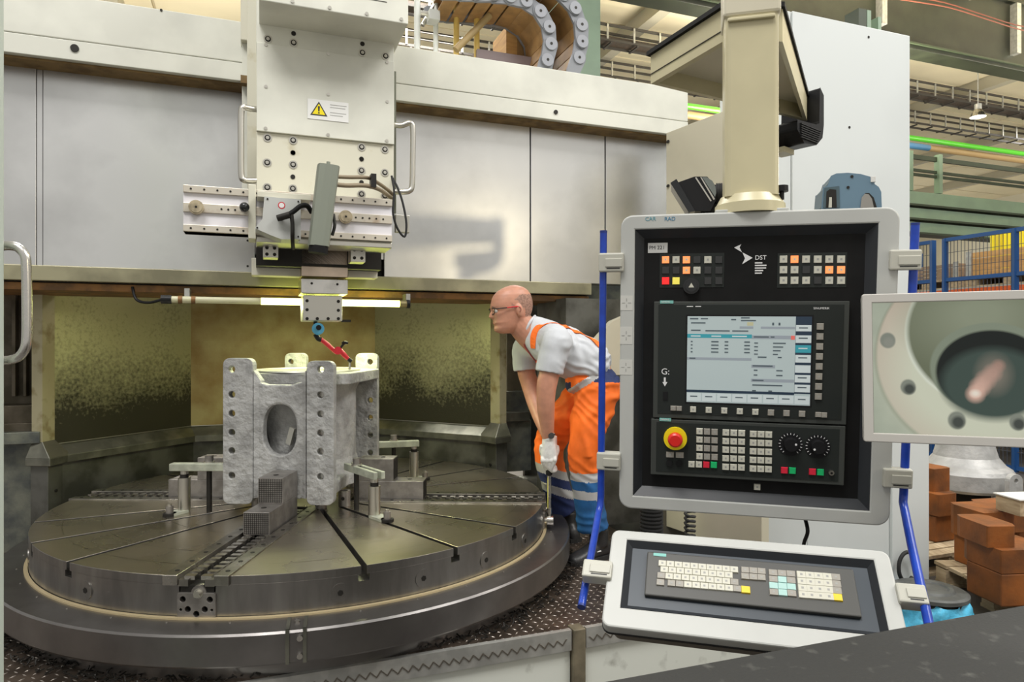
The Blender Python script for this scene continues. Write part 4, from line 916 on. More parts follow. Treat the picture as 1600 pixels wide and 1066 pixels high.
for px, py in ((1043, 222), (1043, 291)): p = at(px, py, 4.19); MB(darks).cyl(p, p-V((.0, .02, 0)), .008, 8).build('screw', t)
t = thing('machine_base_cover', 'dark machine base cover behind the console with ribbed black hose', 'machine base')
MB(wallk, MF).box(1.75, 2.7, 3.75, 4.2, 0, 1.4).build('dark_cover', t)
mbox(mat('brown_grey_sheet', (.13, .12, .09), .5, .3), 1036, 1160, 600, 900, 3.6, .1, 'brown_sheet', t)
mbox(dcream, 1171, 1180, 600, 900, 3.3, .05, 'edge_profile', t); mbox(darks, 1150, 1170, 600, 900, 3.3, .05, 'edge_profile', t)
b = MB(rubber); p0 = at(1018, 780, 2.9)
for k in range(16): b.cyl(p0+V((0, 0, .05-k*.016)), p0+V((0, 0, .057-k*.016)), .050, 16).cyl(p0+V((0, 0, .057-k*.016)), p0+V((0, 0, .066-k*.016)), .042, 16)
b.build('ribbed_hose', t)
p0 = at(1078, 800, 3.0); MB(rubber).tube([p0+V((.022*math.cos(k*.9), .022*math.sin(k*.9), -.003*k)) for k in range(44)], .006, 6).build('coiled_cable', t)
t = thing('steam_pipe_left', 'small pale pointed cover behind the back of the worker', 'cover') if False else None
t = thing('slanted_cover', 'pale slanted sheet cover behind the lower back of the bent worker', 'cover')
b = MB(beige2); Mx = frame(at(930, 560, 4.0), (CT, ST, 0), (0, 0, 1)); b.prism([(.0, -.1), (.22, -.1), (.22, .26), (.12, .22), (.0, .10)], Mx, -.06); b.build('cover_sheet', t, bevel=.004)
# ================================================================ near left door post
t = thing('sliding_door_edge', 'pale door edge at the far left with a bent tubular handle', 'door')
MB(mat('door_edge_pale', (.50, .56, .50), .4)).box(-1.42, -1.2625, 1.66, 1.70, FLOOR, 3.2).build('door_leaf', t, bevel=.006)
D = 1.72; MB(steel_lt).tube([at(x, y, D) for x, y in ((2, 385), (14, 384), (28, 387), (38, 398), (41, 415), (42, 470), (42, 525), (39, 545), (29, 558), (14, 563), (2, 564))], .0115, 14, 4).build('tube_handle', t)
# ================================================================ operator console
KS = 1.0714
P = frame(at(970, 337, 1.68*KS), (.970, -.242, -.012), (.007, -.070, .998)); PW, PH = .666, .785
con = thing('control_console', 'large control console with screen, keys and red emergency stop on a beige post', 'control panel')
def px2(px, py, fr=None, h=0): return onp(px, py, fr or P, h)
xi0 = px2(991, 560)[0]; xi1 = px2(1366, 560)[0]; yi1 = px2(1180, 354)[1]; yi0 = px2(1180, 787)[1]
v_, f_ = plate([rrect(0, -PH, PW, 0, .032, 6), [(xi0, yi0), (xi1, yi0), (xi1, yi1), (xi0, yi1)]], .05, .004)
b = MB(offwhite, P); b.add([V(p)+V((0, 0, -.025)) for p in v_], f_); b.build('front_frame', con)
b = MB(offwhite); b.prism(rrect(.004, -PH+.004, PW-.004, -.004, .03, 6), P @ Matrix.Translation((0, 0, -.045)), -.10); b.build('housing', con)
MB(rubber).prism(rrect(-.003, -PH-.003, PW+.003, .003, .034, 6), P @ Matrix.Translation((0, 0, -.042)), -.006).build('gasket', con)
H1 = -.024
xa, xb = xi0+.022, xi1-.022; ya, yb = yi0+.022, yi1-.022
b = MB(frame_g, P)
I0 = [(xi0, yi0, -.002), (xi1, yi0, -.002), (xi1, yi1, -.002), (xi0, yi1, -.002)]; I1 = [(xa, ya, H1), (xb, ya, H1), (xb, yb, H1), (xa, yb, H1)]
b.add(I0+I1, [(i, (i+1) % 4, 4+(i+1) % 4, 4+i) for i in range(4)]); b.build('sloped_bezel', con)
MB(blackm, P).box(xa-.01, xb+.01, ya-.01, yb+.01, H1-.01, H1).build('black_face', con)
def rect(p0, p1, h): a = px2(*p0, h=h); b_ = px2(*p1, h=h); return min(a[0], b_[0]), max(a[0], b_[0]), min(a[1], b_[1]), max(a[1], b_[1])
# display unit
h2 = -.008
dx0 = px2(1021, 560, h=h2)[0]; dx1 = px2(1325, 570, h=h2)[0]; dy1 = px2(1175, 471, h=h2)[1]; dy0 = px2(1170, 658.5, h=h2)[1]
du = MB(opm2, P).box(dx0, dx1, dy0, dy1, H1, h2).build('display_unit', con, bevel=.002)
MB(opm, P).box(dx0+.012, dx1-.012, dy0+.012, dy1-.008, h2, h2+.0012).build('display_fascia', con, bevel=.0005)
sx0, sx1 = px2(1073.5, 560, h=h2)[0], px2(1267, 560, h=h2)[0]; sy1 = px2(1170, 494.5, h=h2)[1]; sy0 = px2(1170, 631, h=h2)[1]
MB(black, P).box(sx0-.004, sx1+.004, sy0-.004, sy1+.004, h2+.0005, h2+.0018).build('screen_surround', con)
hs = h2+.002
def emat(n, c, e=1.): return mat(n, tuple(k*.75 for k in c), .3, emit=e*.55)
scr = MB(emat('screen_pale_blue', (.40, .47, .47), .9), P).box(sx0, sx1, sy0, sy1, hs-.001, hs).build('screen', con, 'lit screen showing a pale machining table')
sw_, sh_ = sx1-sx0, sy1-sy0
def sr(m_, x0, y0, x1, y1, h, b=None):   # in screen fractions, y from the top
    b = b or MB(m_, P); b.use(m_); b.box(sx0+sw_*x0, sx0+sw_*x1, sy1-sh_*y1, sy1-sh_*y0, hs, hs+h); return b
e_gr = emat('screen_grey', (.30, .34, .38), .7); e_dk = emat('screen_navy', (.02, .04, .07), .5); e_te = emat('screen_teal', (.04, .30, .36), .8); e_li = emat('screen_light', (.52, .58, .58), .9); e_rd = emat('screen_red', (.75, .15, .12), .8); e_tx = emat('screen_text', (.08, .11, .13), .4); e_ye = emat('screen_yellowish', (.5, .48, .3), .7)
b = sr(e_dk, .875, 0, 1, .87, .0002); sr(e_dk, 0, .855, .875, .885, .0002, b); sr(e_gr, .43, .115, .54, .14, .0002, b); sr(e_gr, .60, .115, .872, .14, .0002, b)
sr(e_te, 0, .205, .53, .25, .0002, b); sr(e_gr, .53, .215, .872, .255, .0002, b); sr(e_gr, 0, .475, .53, .505, .0002, b); sr(e_gr, .53, .55, .72, .585, .0002, b); sr(e_gr, .53, .71, .872, .745, .0002, b)
sr(e_rd, .84, .215, .87, .26, .0004, b); sr(e_ye, .49, .065, .54, .105, .0003, b); sr(e_tx, .69, .07, .705, .1, .0003, b); sr(e_tx, .74, .07, .755, .1, .0003, b)
b.build('screen_fields', scr)
b = sr(e_li, .877, .095, .998, .165, .0004)
for k, y in enumerate((.095, .21, .32, .43, .545, .655, .765, .865)):
    if k: sr(e_te if k == 2 else e_li, .877, y, .998, y+.085 if k < 7 else y+.0, .0004, b)
for k in range(8): sr(e_li, .005+k*.125, .895, .12+k*.125, .985, .0004, b)
b.build('soft_key_fields', scr, kind='stuff')
b = sr(e_tx, .02, .02, .09, .035, .0007); rnd = random.Random(3)
for (x, y, w_) in ((.11, .02, .06), (.36, .03, .04), (.44, .01, .07), (.44, .04, .12), (.03, .07, .12), (.03, .155, .08), (.15, .16, .20), (.37, .16, .13),
                   (.545, .225, .12), (.68, .225, .03), (.02, .48, .05), (.54, .555, .16), (.54, .72, .09), (.54, .775, .24), (.54, .84, .03), (.67, .84, .03), (.58, .455, .07), (.74, .455, .03)):
    sr(e_tx, x, y, x+w_, y+.013, .0007, b)
for r in range(4):
    for x, w_ in ((.03, .015), (.20, .06), (.31, .03), (.47, .045)): sr(e_tx, x, .285+r*.04, x+w_, .299+r*.04, .0007, b)
for r in range(4):
    for x, w_ in ((.55, .03), (.70, .10-.02*r)): sr(e_tx, x, .295+r*.042, x+w_, .308+r*.042, .0007, b)
for r in range(2):
    for x, w_ in ((.55, .03), (.73, .05)): sr(e_tx, x, .605+r*.055, x+w_, .618+r*.055, .0007, b)
for k in range(8): sr(e_tx, .03+k*.125, .925, .09+k*.125, .937, .0007, b)
for k, y in enumerate((.12, .235, .35, .455, .58, .68, .79)):
    if k not in (4,): sr(e_li if k == 2 else e_tx, .90, y, .97, y+.013, .0007, b)
for x in (.03, .20, .37): sr(e_li, x, .222, x+.08+.04*(x > .3), .236, .0007, b)
b.build('screen_lettering', scr, kind='stuff')
# key caps (shared meshes)
KM = {}
def keymesh(m_, w_, h_, d=.004):
    k = (m_.name, w_, h_)
    if k not in KM:
        b = MB(m_); a, c_ = w_/2, h_/2
        b.add([(-a, -c_, 0), (a, -c_, 0), (a, c_, 0), (-a, c_, 0), (-a+.001, -c_+.001, d), (a-.001, -c_+.001, d), (a-.001, c_-.001, d), (-a+.001, c_-.001, d)], [(4, 5, 6, 7), (0, 1, 5, 4), (1, 2, 6, 5), (2, 3, 7, 6), (3, 0, 4, 7)])
        if m_ in (keyw, keyg, litor): b.use(greyprint if m_ != litor else keyw).box(-w_*.13, w_*.13, -h_*.13, h_*.16, d, d+.0002)
        KM[k] = b.mesh('key', V())
    return KM[k]
def key(px, py, m_, w_, h_, h, fr=P, name='key'):
    x, y = onp(px, py, fr, h); piece(name, keymesh(m_, w_, h_), fr @ Matrix.Translation((x, y, h)), con if fr is P else kbt)
L6 = (1040, 1056.3, 1072.5, 1089, 1106, 1123); R6 = (1224, 1241.3, 1259.3, 1277.5, 1295.5, 1314)
O, Wk, D_, R2, Y2 = litor, keyw, keyd, litrd, litye
for xs, rows in ((L6, ((O, Wk, O, D_, Wk, D_), (D_, D_, O, Wk, D_, D_), (R2, Y2, None, None, D_, D_))), (R6, ((Wk, O, Wk, Wk, Wk, Wk), (Wk, Wk, D_, Wk, O, O), (Wk, Wk, Wk, D_, Wk, Wk)))):
    for j, row in enumerate(rows):
        for x, m_ in zip(xs, row):
            if m_: key(x, (406, 422.5, 439)[j]-(0 if xs is L6 else .7), m_, .0190, .0190, H1)
MB(opm, P).box(*rect((1031, 397), (1131, 449), H1), H1, H1+.001).build('key_field', con); MB(opm, P).box(*rect((1215, 396), (1322, 449), H1), H1, H1+.001).build('key_field', con)
x, y = px2(1080, 447, h=H1); MB(blackg, P).cyl((x, y, H1), (x, y, H1+.006), .021, 24).cyl((x, y, H1+.006), (x, y, H1+.024), .015, 24).build('rotary_knob', con)
MB(keyw, P).add([(x-.007, y-.004, H1+.0242), (x+.007, y-.004, H1+.0242), (x, y+.008, H1+.0242)], [(0, 1, 2)]).build('knob_pointer', con)
a = rect((1012.5, 380), (1043, 395), H1); MB(labelm, P).box(*a, H1, H1+.001).build('label_plate', con)
def txt(s, px, py, size, m_, name='lettering', h=H1+.0012, ax='LEFT', fr=None):
    fr = fr or P; x, y = onp(px, py, fr, h); return text(s, size, fr @ Matrix.Translation((x, y, h)), m_, name, con if fr is P else kbt, None, ax)
txt('PM 221', 1014, 387.5, .0135, printk)
txt('DST', 1179.5, 403, .0155, printw)
def poly(pts, m_, name, h=H1+.001): b = MB(m_); q = [px2(x, y, h=h) for x, y in pts]; b.prism(q, P @ Matrix.Translation((0, 0, h)), .0004); return b.build(name, con)
poly([(1147, 387), (1158, 382), (1155.5, 387), (1159.5, 394.5)], printw, 'logo_arrow'); poly([(1160, 394.5), (1176, 403), (1159.5, 413), (1164, 404)], printw, 'logo_arrow')
b = MB(printw, P)
for k, w_ in enumerate((.018, .028, .027, .020, .017)):
    x, y = px2(1179.5, 411+k*4.0, h=H1); b.box(x, x+w_, y-.0016, y+.0016, H1, H1+.0012)
b.build('small_print_lines', con, kind='stuff')
x, y = px2(1008, 342.5); MT = P @ Matrix.Translation((x, y, .0005)); text('CAR', .014, MT, mat('felt_pen_teal', (.12, .35, .42), .6), 'handwriting', con); x, y = px2(1038, 342.5); text('RAD', .014, P @ Matrix.Translation((x, y, .0005)), mat('felt_pen_blue', (.05, .22, .38), .6), 'handwriting', con)
for (a0, b0, a1, b1) in ((969.5, 462, 988.5, 485), (969, 511, 988, 538), (968, 562, 988, 586)):
    r_ = rect((a0, b0), (a1, b1), 0); MB(mat('sticker_pale', (.62, .62, .58), .5), P).box(*r_, .0, .0006).build('sticker', con)
    b = MB(greyprint, P); xm, ym = (r_[0]+r_[1])/2, (r_[2]+r_[3])/2
    for dx in (-.008, .008): b.box(xm+dx-.004, xm+dx+.004, ym-.001, ym+.001, .0006, .001); b.box(xm-.001, xm+.001, ym+dx-.004, ym+dx+.004, .0006, .001)
    b.build('sticker_print', con)
hf = h2+.0015
for i in range(8): key(1281.5-i*.42, 510.5+i*15.6, keyg if i else keyg, .0165, .0165, hf)
for i in range(8): key(1083+i*24.3, 639.8+i*1.0, keyw if i < 5 else keyg, .0155, .0155, hf)
for px, py in ((1052, 638), (1061, 638.4), (1278.5, 648), (1287.5, 648.6)): key(px, py, keyg, .0145, .013, hf)
for (px, py, w_) in ((1031.5, 471.5, .034), (1030.5, 654.8, .030)):
    x, y = px2(px, py, h=h2); MB(teal, P).box(x, x+w_, y-.005, y+.003, h2, h2+.0024).build('badge', con); text('SIEMENS', .0058, P @ Matrix.Translation((x+.003, y-.001, h2+.0028)), printw, 'lettering', con)
txt('SINUMERIK', 1271, 482, .0075, printw, h=hf); x, y = px2(1073, 479, h=hf); MB(printw, P).box(x, x+.016, y-.001, y+.001, hf, hf+.0003).box(x+.022, x+.036, y-.001, y+.001, hf, hf+.0003).build('small_print', con)
txt('G:', 1033, 581, .023, printw, h=hf); poly([(1037.2, 590), (1040.2, 590), (1040.2, 597), (1043, 597), (1038.8, 604), (1035, 597), (1037.2, 597)], printw, 'arrow_mark', hf)
MB(black, P).box(*rect((1036, 612), (1043, 625), hf), hf, hf+.002).build('port_cover', con)
# operator unit
oy1 = px2(1170, 660.5, h=h2)[1]; oy0 = px2(1170, 750.5, h=h2)[1]; ox0 = px2(1017, 700, h=h2)[0]; ox1 = px2(1320, 715, h=h2)[0]
MB(opm2, P).box(ox0, ox1, oy0, oy1, H1, h2).build('operator_unit', con, bevel=.002)
MB(opm, P).box(ox0+.014, ox1-.014, oy0+.010, oy1-.008, h2, h2+.0012).build('operator_fascia', con)
kz = .0165
for j, y in enumerate((674, 687, 700, 713)):
    for i, x in enumerate((1093, 1104.7, 1116.5)): key(x, y+.6*i, keyw if i == 0 else keyg, kz, kz, hf)
for x, m_ in ((1080.5, keyw), (1092, keyw), (1103.6, keyr), (1115.3, keygn)): key(x, 725.5+(x-1080)*.03, m_, kz, kz, hf)
for j in range(5):
    for i in range(3): key(1134.2+i*12.3-j*.1, 676+j*13.4+i*.5, keyw, .0172, kz, hf); key(1177+i*12-j*.1, 678.3+j*13.5+i*.5, keyw, .0172, kz, hf)
for x, y, m_ in ((1225.5, 735, keyr), (1238, 735.5, keygn), (1269.3, 737.3, keyr), (1281.8, 738, keygn)): key(x, y, m_, .0165, .0165, hf)
for x, y in ((1047, 710.5), (1062, 711.3)): key(x, y, keyg, .021, .0155, hf)
for x, y in ((1046, 723.5), (1061, 724)): q = px2(x, y, h=hf); MB(blackg, P).cyl((*q, hf), (*q, hf+.004), .009, 18).build('round_button', con)
x, y = px2(1055.2, 684.5, h=hf); MB(yel, P).cyl((x, y, hf), (x, y, hf+.012), .0300, 32).build('emergency_stop_collar', con)
MB(red, P).cyl((x, y, hf+.012), (x, y, hf+.022), .013, 24).cyl((x, y, hf+.022), (x, y, hf+.034), .0195, 28, .0185).cyl((x, y, hf+.034), (x, y, hf+.038), .0185, 28, .014).build('emergency_stop_button', con)
for kx, ky, a0 in ((1235, 694, .25), (1277.3, 697.6, 3.6)):
    x, y = px2(kx, ky, h=hf); MB(black, P).cyl((x, y, hf), (x, y, hf+.002), .0300, 32).build('dial_scale', con)
    k_ = MB(black, P).cyl((x, y, hf), (x, y, hf+.018), .0185, 10, .0165).build('override_knob', con, bevel=.001)
    b = MB(printw, P)
    for i in range(17):
        a_ = math.radians(-50+i*17.5); ca, sa = math.cos(a_), math.sin(a_); b.beam((x+ca*.0240, y+sa*.0240, hf+.0022), (x+ca*.0285, y+sa*.0285, hf+.0022), .0014, .0004, (0, 0, 1))
    b.build('dial_ticks', con, kind='stuff')
    MB(printw, P).cyl((x+.011*math.cos(a0), y+.011*math.sin(a0), hf+.018), (x+.011*math.cos(a0), y+.011*math.sin(a0), hf+.0187), .0028, 10).build('knob_mark', con)
x, y = px2(1298.6, 738.6, h=hf); MB(satin, P).cyl((x, y, hf), (x, y, hf+.006), .0065, 16).use(darks).cyl((x, y, hf+.006), (x, y, hf+.0065), .003, 8).build('key_switch', con)
key(1183, 761, keyw, .0165, .0165, H1)
# console post, flange, hood
pc = P @ V((px2(1176, 322)[0], .0, -.075)); zf = pc.z
MB(dcream).cyl((pc.x, pc.y, zf-.004), (pc.x, pc.y, zf+.022), .088, 40).build('base_flange', con); MB(dcream).cyl((pc.x, pc.y, zf+.022), (pc.x, pc.y, zf+.045), .086, 40, .074).build('swivel_ring', con)
PF = Matrix.Translation((pc.x, pc.y, 0)) @ Matrix.Rotation(math.radians(-14), 4, 'Z')
MB(offwhite, P).box(px2(1118, 322)[0], px2(1234, 322)[0], 0, .008, -.14, -.01).build('top_plate', con, bevel=.002)
b = MB(dcream); b.prism(rrect(-.066, -.06, .066, .06, .016, 5), PF @ Matrix.Translation((0, 0, zf+.04)), 2.0-zf-.04, True); po = b.build('post', con)
for p_ in po.data.polygons: p_.use_smooth = abs(p_.normal.z) < .5 and p_.area < .02
MB(black, PF).cyl((.075, -.03, zf+.05), (.075, -.03, zf+.065), .016, 12).cyl((.075, -.03, zf+.03), (.075, -.03, zf+.05), .006, 8).build('clamping_lever', con)
MB(beige2, PF).box(-.07, .07, -.064, .06, 1.97, 2.075).build('post_head', con, bevel=.008)
MB(dcream, PF).box(-.06, .055, -.070, -.06, 1.955, 1.963).build('head_lip', con, bevel=.002)
HN = [V((.585, 1.87, 0)), V((.745, 1.88, 0)), V((1.11, 2.566, 0)), V((.445, 2.19, 0))]; zb0, zt0 = 1.965, 2.055
cen = sum(HN, V())/4
Hi = [p.lerp(cen, .09) for p in HN]
b = MB(dcream)
up = lambda L, z_: [p+V((0, 0, z_)) for p in L]
vv = up(HN, zb0)+up(HN, zt0)+up(Hi, zb0)+up(Hi, zb0+.05)
fs = []
for i in range(4):
    j = (i+1) % 4; fs += [(i, j, 4+j, 4+i), (j, i, 8+i, 8+j), (8+j, 8+i, 12+i, 12+j)]
b.add(vv, fs).add(up(HN, zt0), [(0, 1, 2, 3)]); b.build('boom_hood', con)
MB(beige2).add(up(Hi, zb0+.05), [(3, 2, 1, 0)]).build('hood_soffit', con)
b = MB(blackm); Ho = [p.lerp(cen, -.05) for p in HN]; b.hexa(up(Ho, zt0+.001), up(Ho, zt0+.014)); b.build('hood_top_seal', con)
b = MB(darks); b.beam(HN[0]+V((-.001, -.001, zb0+.03)), HN[3]+V((-.001, -.001, zb0+.03)), .002, .002); b.build('hood_seam', con)
# ribbed black boom cap
cf = frame(V((1.045, 2.55, 1.945)), (.75, .62, 0), (0, 0, 1))
b = MB(black); b.prism([(-.11, -.02), (-.11, -.055), (-.06, -.095), (.03, -.085), (.075, -.05), (.085, .0), (.085, .11), (.055, .135), (.05, .0), (.03, -.01)], cf @ Matrix.Translation((0, 0, -.07)), .15); b.build('boom_end_cap', con, bevel=.008)
b = MB(rubber)
for k in range(7): b.beam(cf @ V((-.09+.0*k, -.03-.008*k, .082)), cf @ V((.03+.004*(6-k), -.03-.008*k, .082)), .006, .004)
b.build('cap_ribs', con)
MB(dcream).beam(cf @ V((-.1, -.11, 0)), cf @ V((-.03, -.11, 0)), .05, .02).build('cap_bracket', con)
# cable under the console
MB(black).cyl(P @ V((px2(1265, 815)[0], -PH+.004, -.08)), P @ V((px2(1265, 815)[0], -PH-.014, -.08)), .012, 12).build('cable_gland', con)
MB(black).tube([P @ V((px2(1265, 815)[0], -PH-.01, -.08)), at(1262, 830, 1.78), at(1256, 850, 1.80), at(1252, 880, 1.8)], .005, 8, 5).build('console_cable', con)
# ================================================================ keyboard tray
K = frame(at(957, 827, 1.6*KS), (.964, -.266, -.006), (.249, .737, .629)); kbt = thing('keyboard_tray', 'tilted beige keyboard tray with ivory keys below the control console', 'keyboard')
KW = onp(1388, 860, K)[0]; KH = -onp(936, 977, K)[1]
k2 = lambda px, py, h=0: onp(px, py, K, h)
o4 = [k2(968, 951), k2(1389, 992), k2(1365.5, 873), k2(981, 845.5)]; ix0 = (o4[0][0]+o4[3][0])/2; ix1 = (o4[1][0]+o4[2][0])/2; iy0 = (o4[0][1]+o4[1][1])/2; iy1 = (o4[2][1]+o4[3][1])/2
v_, f_ = plate([rrect(0, -KH, KW, 0, .020, 6), [(ix0, iy0), (ix1, iy0), (ix1, iy1), (ix0, iy1)]], .03, .004)
b = MB(offwhite, K); b.add([V(p)+V((0, 0, -.015)) for p in v_], f_); b.build('tray_frame', kbt)
MB(rubber).prism(rrect(-.002, -KH-.002, KW+.002, .002, .022, 6), K @ Matrix.Translation((0, 0, -.026)), -.005).build('gasket', kbt)
MB(mat('tray_bottom_brown', (.14, .12, .09), .5)).prism(rrect(.02, -KH+.008, KW-.02, -.008, .02, 6), K @ Matrix.Translation((0, 0, -.031)), -.035).build('tray_bottom', kbt, bevel=.006)
hk = -.014; c0, c1, r0_, r1_ = ix0+.014, ix1-.014, iy0+.014, iy1-.014
b = MB(frame_g, K); b.add([(ix0, iy0, -.001), (ix1, iy0, -.001), (ix1, iy1, -.001), (ix0, iy1, -.001), (c0, r0_, hk), (c1, r0_, hk), (c1, r1_, hk), (c0, r1_, hk)], [(i, (i+1) % 4, 4+(i+1) % 4, 4+i) for i in range(4)]); b.build('sloped_bezel', kbt)
slate = mat('tray_slate', (.04, .052, .066), .4)
MB(slate, K).box(c0-.01, c1+.01, r0_-.01, r1_+.01, hk-.008, hk).build('tray_floor', kbt)
u0 = k2(1009, 897, -.004)[0]; u1 = k2(1340, 927, -.004)[0]; w1 = k2(1175, 876, -.004)[1]; w0 = k2(1175, 947, -.004)[1]
hu = -.003; MB(mat('keyboard_slate', (.065, .065, .06), .45), K).box(u0, u1, w0, w1, hk, hu).build('keyboard_unit', kbt, bevel=.003)
x, y = k2(1021, 866.5, hu); MB(teal, K).box(x, x+.030, y-.004, y+.004, hu, hu+.001).build('badge', kbt)
def kk(cx, cy, m_, w_=.0185, h_=.0165): # crop coordinates (scale 2.667)
    key(900+cx/2.6667, 800+cy/2.6667, m_, w_, h_, hu, K)
for i in range(10): kk(360+i*33.2, 217+i*2.9, keyw)
for i in range(9): kk(368+i*33.5, 243+i*2.9, keyw)
kk(355, 268, keyg)
for i in range(9): kk(388+i*34, 271+i*3, keyw if i < 8 else keyg)
kk(352, 296, keyg)
for i in range(9): kk(398+i*34.2, 300+i*2.9, keyg if i in (0, 1, 8) else keyw)
kk(707, 327, keyy, .020, .018)
for j in range(2):
    for i in range(3): kk(705+i*34, 245+i*2.5+j*26, keyg)
for j in range(4):
    for i in range(3): kk(821+i*37+j*1.2, 256+i*2.5+j*27, keyt if (i == 1 and j) or j == 2 else keyg, .0195)
for j in range(4):
    for i in range(5): kk(938+i*36+j*2.8, 264+i*2.8+j*28, keyy if (i == 4 and j == 3) else (keyg if i == 4 else keyw), .0195, .0175)
for x in (.12, KW-.14): MB(satin, K).box(x-.02, x+.02, -.05, .0, -.11, -.066).build('tray_bracket', kbt)
# ================================================================ blue rods and clips
def rod(pts, r, label):
    t = thing('blue_rod', label, 'rod'); pp = [at(*p) for p in pts]
    MB(bluep).tube(pp, r, 14, 0).build('bent_rod', t)
    for e in (0, -1): d = (pp[e]-pp[1 if e == 0 else -2]).normalized(); MB(mat('rod_end_cap', (.01, .03, .2), .4)).cyl(pp[e], pp[e]+d*.006, r*1.04, 14).build('end_cap', t)
    return t
rod([(943, 364, 1.825), (941, 560, 1.845), (939, 775, 1.868), (938, 790, 1.868), (935, 803, 1.85), (929, 838, 1.775), (909, 946, 1.60)], .0095, 'bent blue rod clipped to the left edge of the console')
rod([(1430, 352, 1.642), (1421, 560, 1.668), (1412, 770, 1.692), (1411, 785, 1.692), (1414, 800, 1.67), (1424, 850, 1.585), (1452, 978, 1.40)], .0098, 'bent blue rod clipped to the right edge of the console')
def clip(q, fr, label, z0=-.022, z1=.012):
    t = thing('rod_clip', label, 'clip', None); a = [onp(x, y, fr) for x, y in q]
    x0 = min(a[0][0], a[1][0]); x1 = max(a[0][0], a[1][0]); y0 = min(a[0][1], a[1][1]); y1 = max(a[0][1], a[1][1])
    MB(clipm, fr).box(x0, x1, y0, y1, z0, z1).build('clip_body', t, bevel=.004)
    ym = (y0+y1)/2; MB(clipm, fr).box(x0+.018, x1-.004, ym-.012, ym+.010, z1-.001, z1+.003).build('clip_tongue', t, bevel=.0015)
    MB(printk, fr).box(x0+.022, x1-.010, ym-.017, ym-.014, z1, z1+.0006).build('clip_slot', t)
for q, fr, lb in (((936, 396), (975, 425)), P, 'beige clip holding the left blue rod at the top of the console'), (((933, 706), (970, 735)), P, 'beige clip holding the left blue rod at the bottom of the console'), \
        (((913, 877), (955, 908)), K, 'beige clip holding the left blue rod beside the keyboard'), (((1389, 391), (1438, 422)), P, 'beige clip holding the right blue rod at the top of the console'), \
        (((1379, 731), (1424, 763)), P, 'beige clip holding the right blue rod just below the monitor'), (((1397, 914), (1452, 949)), K, 'beige clip holding the right blue rod beside the keyboard'):
    clip(q, fr, lb)
# ================================================================ devices on top of the console
t = thing('black_spotlight', 'black tilted inspection spotlight standing on the console left of the beige post', 'lamp')
dM = frame(at(1080, 325, 1.93), (.97, -.24, 0), (0, 0, 1)); q2 = lambda L: [onp(x, y, dM) for x, y in L]
b = MB(black); b.prism(q2([(1054, 287), (1085, 276), (1105, 276), (1118, 290), (1119, 312), (1110, 330), (1078, 330)]), dM, -.09); b.build('lamp_housing', t, bevel=.004)
b = MB(blackg); b.prism(q2([(1047.5, 287), (1057, 281), (1086, 331), (1076, 333)]), dM @ Matrix.Translation((0, 0, .01)), -.11); b.build('front_ring', t, bevel=.002)
b = MB(satin); b.prism(q2([(1086, 278), (1088, 277), (1112, 314), (1110, 315)]), dM @ Matrix.Translation((0, 0, .0002)), .002); b.prism(q2([(1094, 277), (1096, 277), (1117, 311), (1115, 313)]), dM @ Matrix.Translation((0, 0, .0002)), .002); b.build('housing_trim', t)
b = MB(mat('lamp_side_glass', (.16, .18, .17), .3)); b.prism(q2([(1097, 277), (1104, 277), (1113, 283), (1118, 292), (1119, 302), (1117, 308)]), dM @ Matrix.Translation((0, 0, .0004)), .002); b.build('side_disc', t)
b = MB(rubber); x, y = onp(1120, 300, dM)
for k in range(9): b.cyl(dM @ V((x+k*.0045, y, -.045)), dM @ V((x+k*.0045+.0028, y, -.045)), .034, 18)
b.cyl(dM @ V((x-.005, y, -.045)), dM @ V((x+.042, y, -.045)), .030, 18); b.build('ribbed_gland', t)
MB(black, dM).box(onp(1095, 330, dM)[0], onp(1130, 330, dM)[0], -.02, .012, -.08, -.02).build('foot', t)
t = thing('blue_grey_tool', 'blue-grey plastic cordless tool charger standing on the right of the console top', 'charger')
dM = frame(at(1330, 322, 1.85), (.97, -.24, 0), (0, 0, 1))
b = MB(toolbl); b.prism(q2([(1283, 327), (1286, 293), (1293, 290), (1298, 275), (1307, 271), (1325, 270), (1345, 272), (1363, 277), (1367, 288), (1373, 292), (1377, 300), (1378, 327)]), dM, -.11); b.build('body', t, bevel=.006)
b = MB(mat('tool_dark_grey', (.06, .10, .12), .5)); b.prism(q2([(1286, 325), (1288, 294), (1311, 291), (1312, 325)]), dM @ Matrix.Translation((0, 0, .0)), .003); b.build('side_grip', t, bevel=.001)
b = MB(darks); b.prism(q2([(1290, 325), (1291, 300), (1296, 296), (1306, 297), (1307, 325)]), dM @ Matrix.Translation((0, 0, .003)), .001); b.build('opening', t)
b = MB(clipm); b.prism(q2([(1294, 325), (1295, 309), (1299, 309), (1299, 325)]), dM @ Matrix.Translation((0, 0, .004)), .002); b.build('contact', t)
b = MB(darks); b.prism(q2([(1345, 325), (1347, 308), (1352, 302), (1358, 302), (1365, 309), (1370, 325)]), dM @ Matrix.Translation((0, 0, .0)), .002); b.build('recess', t)
b = MB(mat('tool_taupe', (.25, .24, .22), .5)); b.prism(q2([(1344, 325), (1346, 309), (1351, 303), (1357, 304), (1362, 311), (1365, 325)]), dM @ Matrix.Translation((0, 0, .002)), .001); b.build('round_cover', t)
for px, py in ((1331, 276), (1325, 293)): x, y = onp(px, py, dM); MB(darks, dM).cyl((x, y, 0), (x, y, .002), .004, 8).build('screw', t)
x, y = onp(1364, 278, dM); MB(labelm, dM).box(x-.006, x+.006, y-.012, y+.004, -.04, .004).build('latch', t, bevel=.001)
